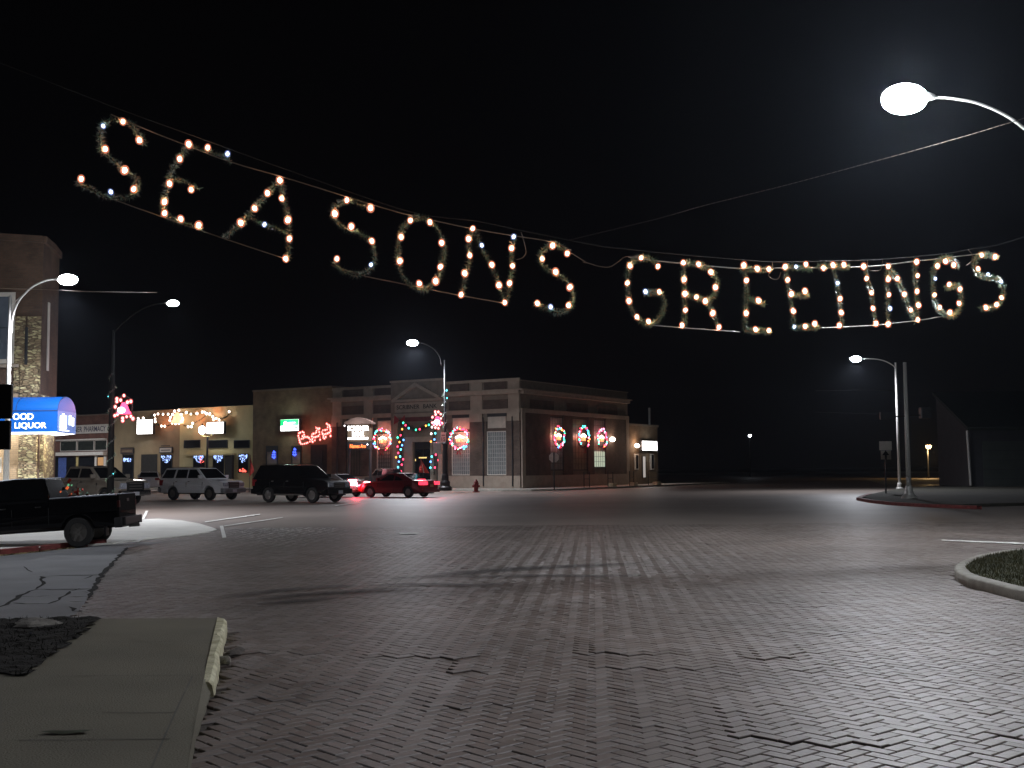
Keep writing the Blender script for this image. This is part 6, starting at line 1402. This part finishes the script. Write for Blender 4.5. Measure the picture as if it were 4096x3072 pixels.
def pickup(paint_, **k):
    P = dict(paint=paint_, L=5.8, W=2.0, r=.40, xf=1.85, xr=-1.75, zb=.48, front=2.82, rear=-2.86, sh=.95, endw=.9,
             top=[(-2.88, .75), (-2.88, .92), (-1.0, .92), (-1.0, 1.28), (1.45, 1.27), (1.65, 1.24), (2.62, 1.18), (2.82, 1.08), (2.86, .8)],
             cab=[(1.45, 1.27), (.72, 1.84), (-.78, 1.86), (-.98, 1.28)],
             side=[[(1.15, 1.33), (.64, 1.76), (.08, 1.77), (.08, 1.33)], [(-.02, 1.33), (-.02, 1.77), (-.72, 1.76), (-.86, 1.33)]],
             hz=(.78, 1.06), gz=(.72, 1.10), bz=(.45, .72), tz=(.95, 1.25), rz=.52, handles=(.18, -.78), handz=1.10, seams=(1.32, .03, -.97), hw=.34, bump=M_chrome, rp=.1)
    P.update(k); return P
def bed(root, pm, tail_m=M_tail, rail_m=None, gate_m=None):
    for s in (-1, 1):
        b = MB(); b.box(-2.84, -.99, s * .90, s * .985, .90, 1.30); w_ = b.build('bed_side', pm, root, local=True, bevel=.02)
        b = MB(); b.box(-2.84, -1.0, s * .885, s * .995, 1.301, 1.335); b.build('bed_rail', rail_m or pm, root, local=True, bevel=.012)
        pass
    b = MB(); b.box(-2.88, -2.80, -.89, .89, .72, 1.32); t_ = b.build('tailgate', gate_m or pm, root, local=True, bevel=.02)
    b = MB(); b.box(-2.895, -2.88, -.12, .12, 1.12, 1.2); b.build('tailgate_handle', M_trimb, t_, local=True)
M_gold = paint('pale_gold', (.34, .31, .26), .35, .3)
pk = vehicle('pickup', 'pale gold crew-cab pickup behind the black pickup bed', pickup(M_gold), name='pickup_truck', cat='pickup'); bed(pk, M_gold)
g = AT(*c2(1195, 1010), 58.5); c, sn = math.cos(R(-28)), math.sin(R(-28)); place(pk, g.x - 3.0 * c, g.y - 3.0 * sn, R(-28), 1.06)
M_blk = paint('near_black', (.0025, .0025, .003), .2, 0, .10, .2); M_hilite = paint('edge_hilite', (.42, .46, .52), .38, .6, 0, .5)  # pale paint puts the lamp's highlight into bed rail and roof edge
# near black pickup at the left edge
M_dtail = mat('dull_tail_lamp', (.07, .003, .003), .4, 0, var=.3, bump=0)
tr = vehicle('pickup', 'black pickup truck at the left edge with its tailgate towards the crossing', pickup(M_blk, rim=M_rimd, bump=M_trimb, hm=M_chrome, zb=.52, step=False, tlw=.09, tz=(.98, 1.16)), name='pickup_truck', cat='pickup', tail=M_dtail); bed(tr, M_blk, M_dtail, M_hilite, mat('matt_black_gate', (.006, .005, .005), .8, bump=0, spec=.1))
hd = R(184.5); g = G(*c8(1066, 1066)); gz = hill(g.x, g.y)
c, sn = math.cos(hd), math.sin(hd); SCT = .87; place(tr, g.x - SCT * (-1.75 * c - .9 * sn), g.y - SCT * (-1.75 * sn + .9 * c), hd, SCT)
tr.scale = (SCT * .93, SCT, SCT); tr.rotation_euler = (0, R(3.2), hd); tr.location.z = -.092
for s_ in (-1, 1):
    b = MB(); b.tube([(.72, s_ * .735, 1.845), (0, s_ * .735, 1.88), (-.78, s_ * .735, 1.865)], .014, 6); b.build('roof_hilite', M_hilite, tr, local=True)  # thin strips added as a painted highlight along the roof edges
b = MB(); b.box(-3.05, -2.86, -.9, .9, .50, .72); b.build('step_bumper', M_trimb, tr, local=True, bevel=.03)
b = MB(); b.box(-3.2, -2.9, -.04, .04, .42, .50); b.sphere((-3.18, 0, .54), .03, 8, 5); b.build('tow_hitch', M_rimd, tr, local=True)
b = MB(); b.box(-2.5, -2.44, .62, .90, .26, .52); b.build('mud_flap', M_trimb, tr, local=True)
# shiny cargo in the bed, its coloured glints painted as glowing chips
def cargo():
    r_ = thing('bed_cargo', 'heap of shiny foil-wrapped things with painted red and green glints in the black pickup bed', 'cargo', (0, 0, 0)); ms = [M_chrome, emit('bed_red_glint', (1, .18, .05), .6), emit('bed_green_glint', (.3, 1, .5), .35), M_tinsel, mat('red_foil', (.6, .05, .03), .2, .7, bump=0)]
    rr = random.Random(3); M_ = tr.matrix_basis
    bpy.context.view_layer.update(); M_ = tr.matrix_world
    cnt = [MB() for _ in ms]
    for i in range(34):
        k = rr.choice((0, 3, 3, 3, 4, 0)) ; x = rr.uniform(-1.85, -1.15); y = rr.uniform(-.5, .5); z = .95 + rr.uniform(0, .62) * (1 - abs(x + 1.45) / .5 * .7)
        s = rr.uniform(.02, .06); q = MB(); q.box(-s, s, -s * .6, s * .6, -s, s); rt = Matrix.Rotation(rr.uniform(0, 3), 3, 'X') @ Matrix.Rotation(rr.uniform(0, 3), 3, 'Z')
        cnt[k].add([M_ @ (rt @ v + Vector((x, y, z))) for v in q.v], q.f)
    for (u, v, k, s) in ((1240, 1160, 1, .045), (1283, 1020, 4, .05), (1170, 1175, 0, .05), (1118, 1230, 1, .025), (1260, 1105, 2, .03), (1320, 1110, 2, .022), (1270, 1040, 4, .045), (1318, 1270, 1, .018), (1402, 1145, 0, .02)):
        p_ = AT(u / 4.608, 1700 + v / 4.608, g.y + .35); s *= .6; q = MB(); q.box(-s, s, -s * .5, s * .5, -s * 1.3, s * 1.3); rt = Matrix.Rotation(.6, 3, 'Y'); cnt[k].add([rt @ w__ + p_ for w__ in q.v], q.f)
    r_.location = M_ @ Vector((-1.5, 0, .92)); lp = LP(r_)
    for k, nm in ((0, 'foil_scrap'), (1, 'red_glint'), (2, 'green_glint'), (3, 'tinsel_heap'), (4, 'red_foil_scrap')):
        if cnt[k].v: lp(cnt[k], nm, ms[k])
cargo()
# sedans
def sedan(paint_, **k):
    P = dict(paint=paint_, L=4.8, W=1.84, r=.33, xf=1.42, xr=-1.38, zb=.28, front=2.32, rear=-2.36, sh=.7,
             top=[(-2.42, .45), (-2.42, .80), (-2.36, 1.0), (-1.70, 1.04), (1.05, .97), (1.9, .86), (2.25, .74), (2.38, .55)],
             cab=[(1.05, .96), (.22, 1.42), (-.85, 1.43), (-1.78, 1.03)],
             side=[[(.72, 1.0), (.16, 1.35), (-.30, 1.36), (-.30, 1.0)], [(-.38, 1.0), (-.38, 1.36), (-.95, 1.34), (-1.35, 1.03)]],
             hz=(.58, .74), gz=(.5, .66), bz=(.30, .48), tz=(.74, .94), rz=.62, handles=(-.2, -1.1), handz=.86, seams=(.82, -.34, -1.18), tlw=.46, tw=.93, tp=.07, rp=.06, bp=.1, hm=paint_)
    P.update(k); return P
M_brk = emit('brake_lit', (1, .22, .26), 30); M_brk2 = emit('tail_lit', (1, .04, .08), 2.2)
ws = vehicle('sedan', 'pale silver sedan with glaring brake lights beside the black SUV', sedan(paint('pearl', (.50, .47, .47), .3, .2)), tail=M_brk, brake=260, name='moving_car')
o = G(*c4(1225, 1400)); hd = R(146); place(ws, o.x + 2.0 * math.cos(hd), o.y + 2.2 * math.sin(hd), hd, 1.0)
b = MB(); b.box(-2.45, -2.435, -.42, -.30, .66, .74); b.box(-2.45, -2.435, .30, .42, .66, .74); b.build('plate_lamp', emit('plate_lamp', (1, .5, .4), 5), ws, local=True)
M_red = paint('dark_red', (.16, .006, .010), .3, .2, .5)
rs = vehicle('sedan', 'dark red sedan driving past the bank lamp pole', sedan(M_red, rplate=mat('amber_lit_plate', (.5, .35, .15), .6)), tail=M_brk2, brake=40, name='moving_car')
hd = R(150); wheel_at(rs, c5(925, 1494), -1.38, .80, hd, 1.02)
M_mar = paint('maroon', (.05, .018, .018), .35, .2)
dp = vehicle('pickup', 'dark maroon pickup parked nose-in behind the red sedan', pickup(M_mar, bump=M_trimb), name='pickup_truck', cat='pickup'); bed(dp, M_mar)
o = AT(*c5(445, 1300), 85); place(dp, o.x + 1.5, o.y + 1.5, R(118), .95)
# tail-light reflection and warm spill come from the lamps themselves

# ================================================================== SOFT-EDGED DARK STREAKS OVER THE BRICKS
cT = K(800, 2000, 1.3825)
def streak_mat():
    m = bpy.data.materials.new('streak_tone'); m.use_nodes = True; n = m.node_tree.nodes; l = m.node_tree.links; b = n['Principled BSDF']
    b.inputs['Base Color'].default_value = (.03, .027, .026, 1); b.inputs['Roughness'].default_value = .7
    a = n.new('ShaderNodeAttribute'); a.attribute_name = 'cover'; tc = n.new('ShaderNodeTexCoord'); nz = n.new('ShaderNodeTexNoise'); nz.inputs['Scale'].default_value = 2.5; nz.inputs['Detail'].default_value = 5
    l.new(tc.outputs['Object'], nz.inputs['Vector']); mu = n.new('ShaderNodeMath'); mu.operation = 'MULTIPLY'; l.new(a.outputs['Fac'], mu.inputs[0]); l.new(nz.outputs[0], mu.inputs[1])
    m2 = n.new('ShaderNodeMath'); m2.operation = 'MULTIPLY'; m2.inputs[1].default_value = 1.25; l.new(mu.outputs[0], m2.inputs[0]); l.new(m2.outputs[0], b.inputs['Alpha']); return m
def dark_streaks():
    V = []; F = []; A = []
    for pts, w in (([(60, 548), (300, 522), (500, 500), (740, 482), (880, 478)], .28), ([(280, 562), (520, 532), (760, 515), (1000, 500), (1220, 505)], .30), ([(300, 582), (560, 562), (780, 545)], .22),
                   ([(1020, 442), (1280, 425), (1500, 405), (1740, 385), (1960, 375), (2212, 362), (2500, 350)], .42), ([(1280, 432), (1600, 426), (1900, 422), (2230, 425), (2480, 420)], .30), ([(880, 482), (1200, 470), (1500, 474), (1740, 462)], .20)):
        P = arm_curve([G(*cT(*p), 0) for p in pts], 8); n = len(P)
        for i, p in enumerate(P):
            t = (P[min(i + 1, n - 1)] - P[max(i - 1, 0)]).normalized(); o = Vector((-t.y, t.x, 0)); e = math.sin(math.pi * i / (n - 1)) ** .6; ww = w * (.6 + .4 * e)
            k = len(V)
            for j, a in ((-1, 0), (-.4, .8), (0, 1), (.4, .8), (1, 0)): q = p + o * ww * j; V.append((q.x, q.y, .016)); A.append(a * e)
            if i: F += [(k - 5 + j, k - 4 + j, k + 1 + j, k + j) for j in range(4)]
    me = bpy.data.meshes.new('dark_streak'); me.from_pydata(V, [], F); at = me.attributes.new('cover', 'FLOAT', 'POINT'); at.data.foreach_set('value', A); me.materials.append(streak_mat())
    o = bpy.data.objects.new('dark_streak', me); COL.objects.link(o); tag(o, kind='structure')
dark_streaks()

# ================================================================== THIN HAZE, ADDED TO GIVE THE LAMPS A HALO
def halo_haze():
    b = MB(); b.box(-620, 620, -45, 915, -1.6, 60); m = bpy.data.materials.new('halo_haze'); m.use_nodes = True; n = m.node_tree.nodes; l = m.node_tree.links; n.clear()
    o = n.new('ShaderNodeOutputMaterial'); v = n.new('ShaderNodeVolumePrincipled'); v.inputs['Color'].default_value = (.72, .82, 1, 1); v.inputs['Density'].default_value = .00019; v.inputs['Anisotropy'].default_value = .72
    l.new(v.outputs[0], o.inputs['Volume']); h = b.build('halo_haze', m); tag(h, kind='stuff')
halo_haze()
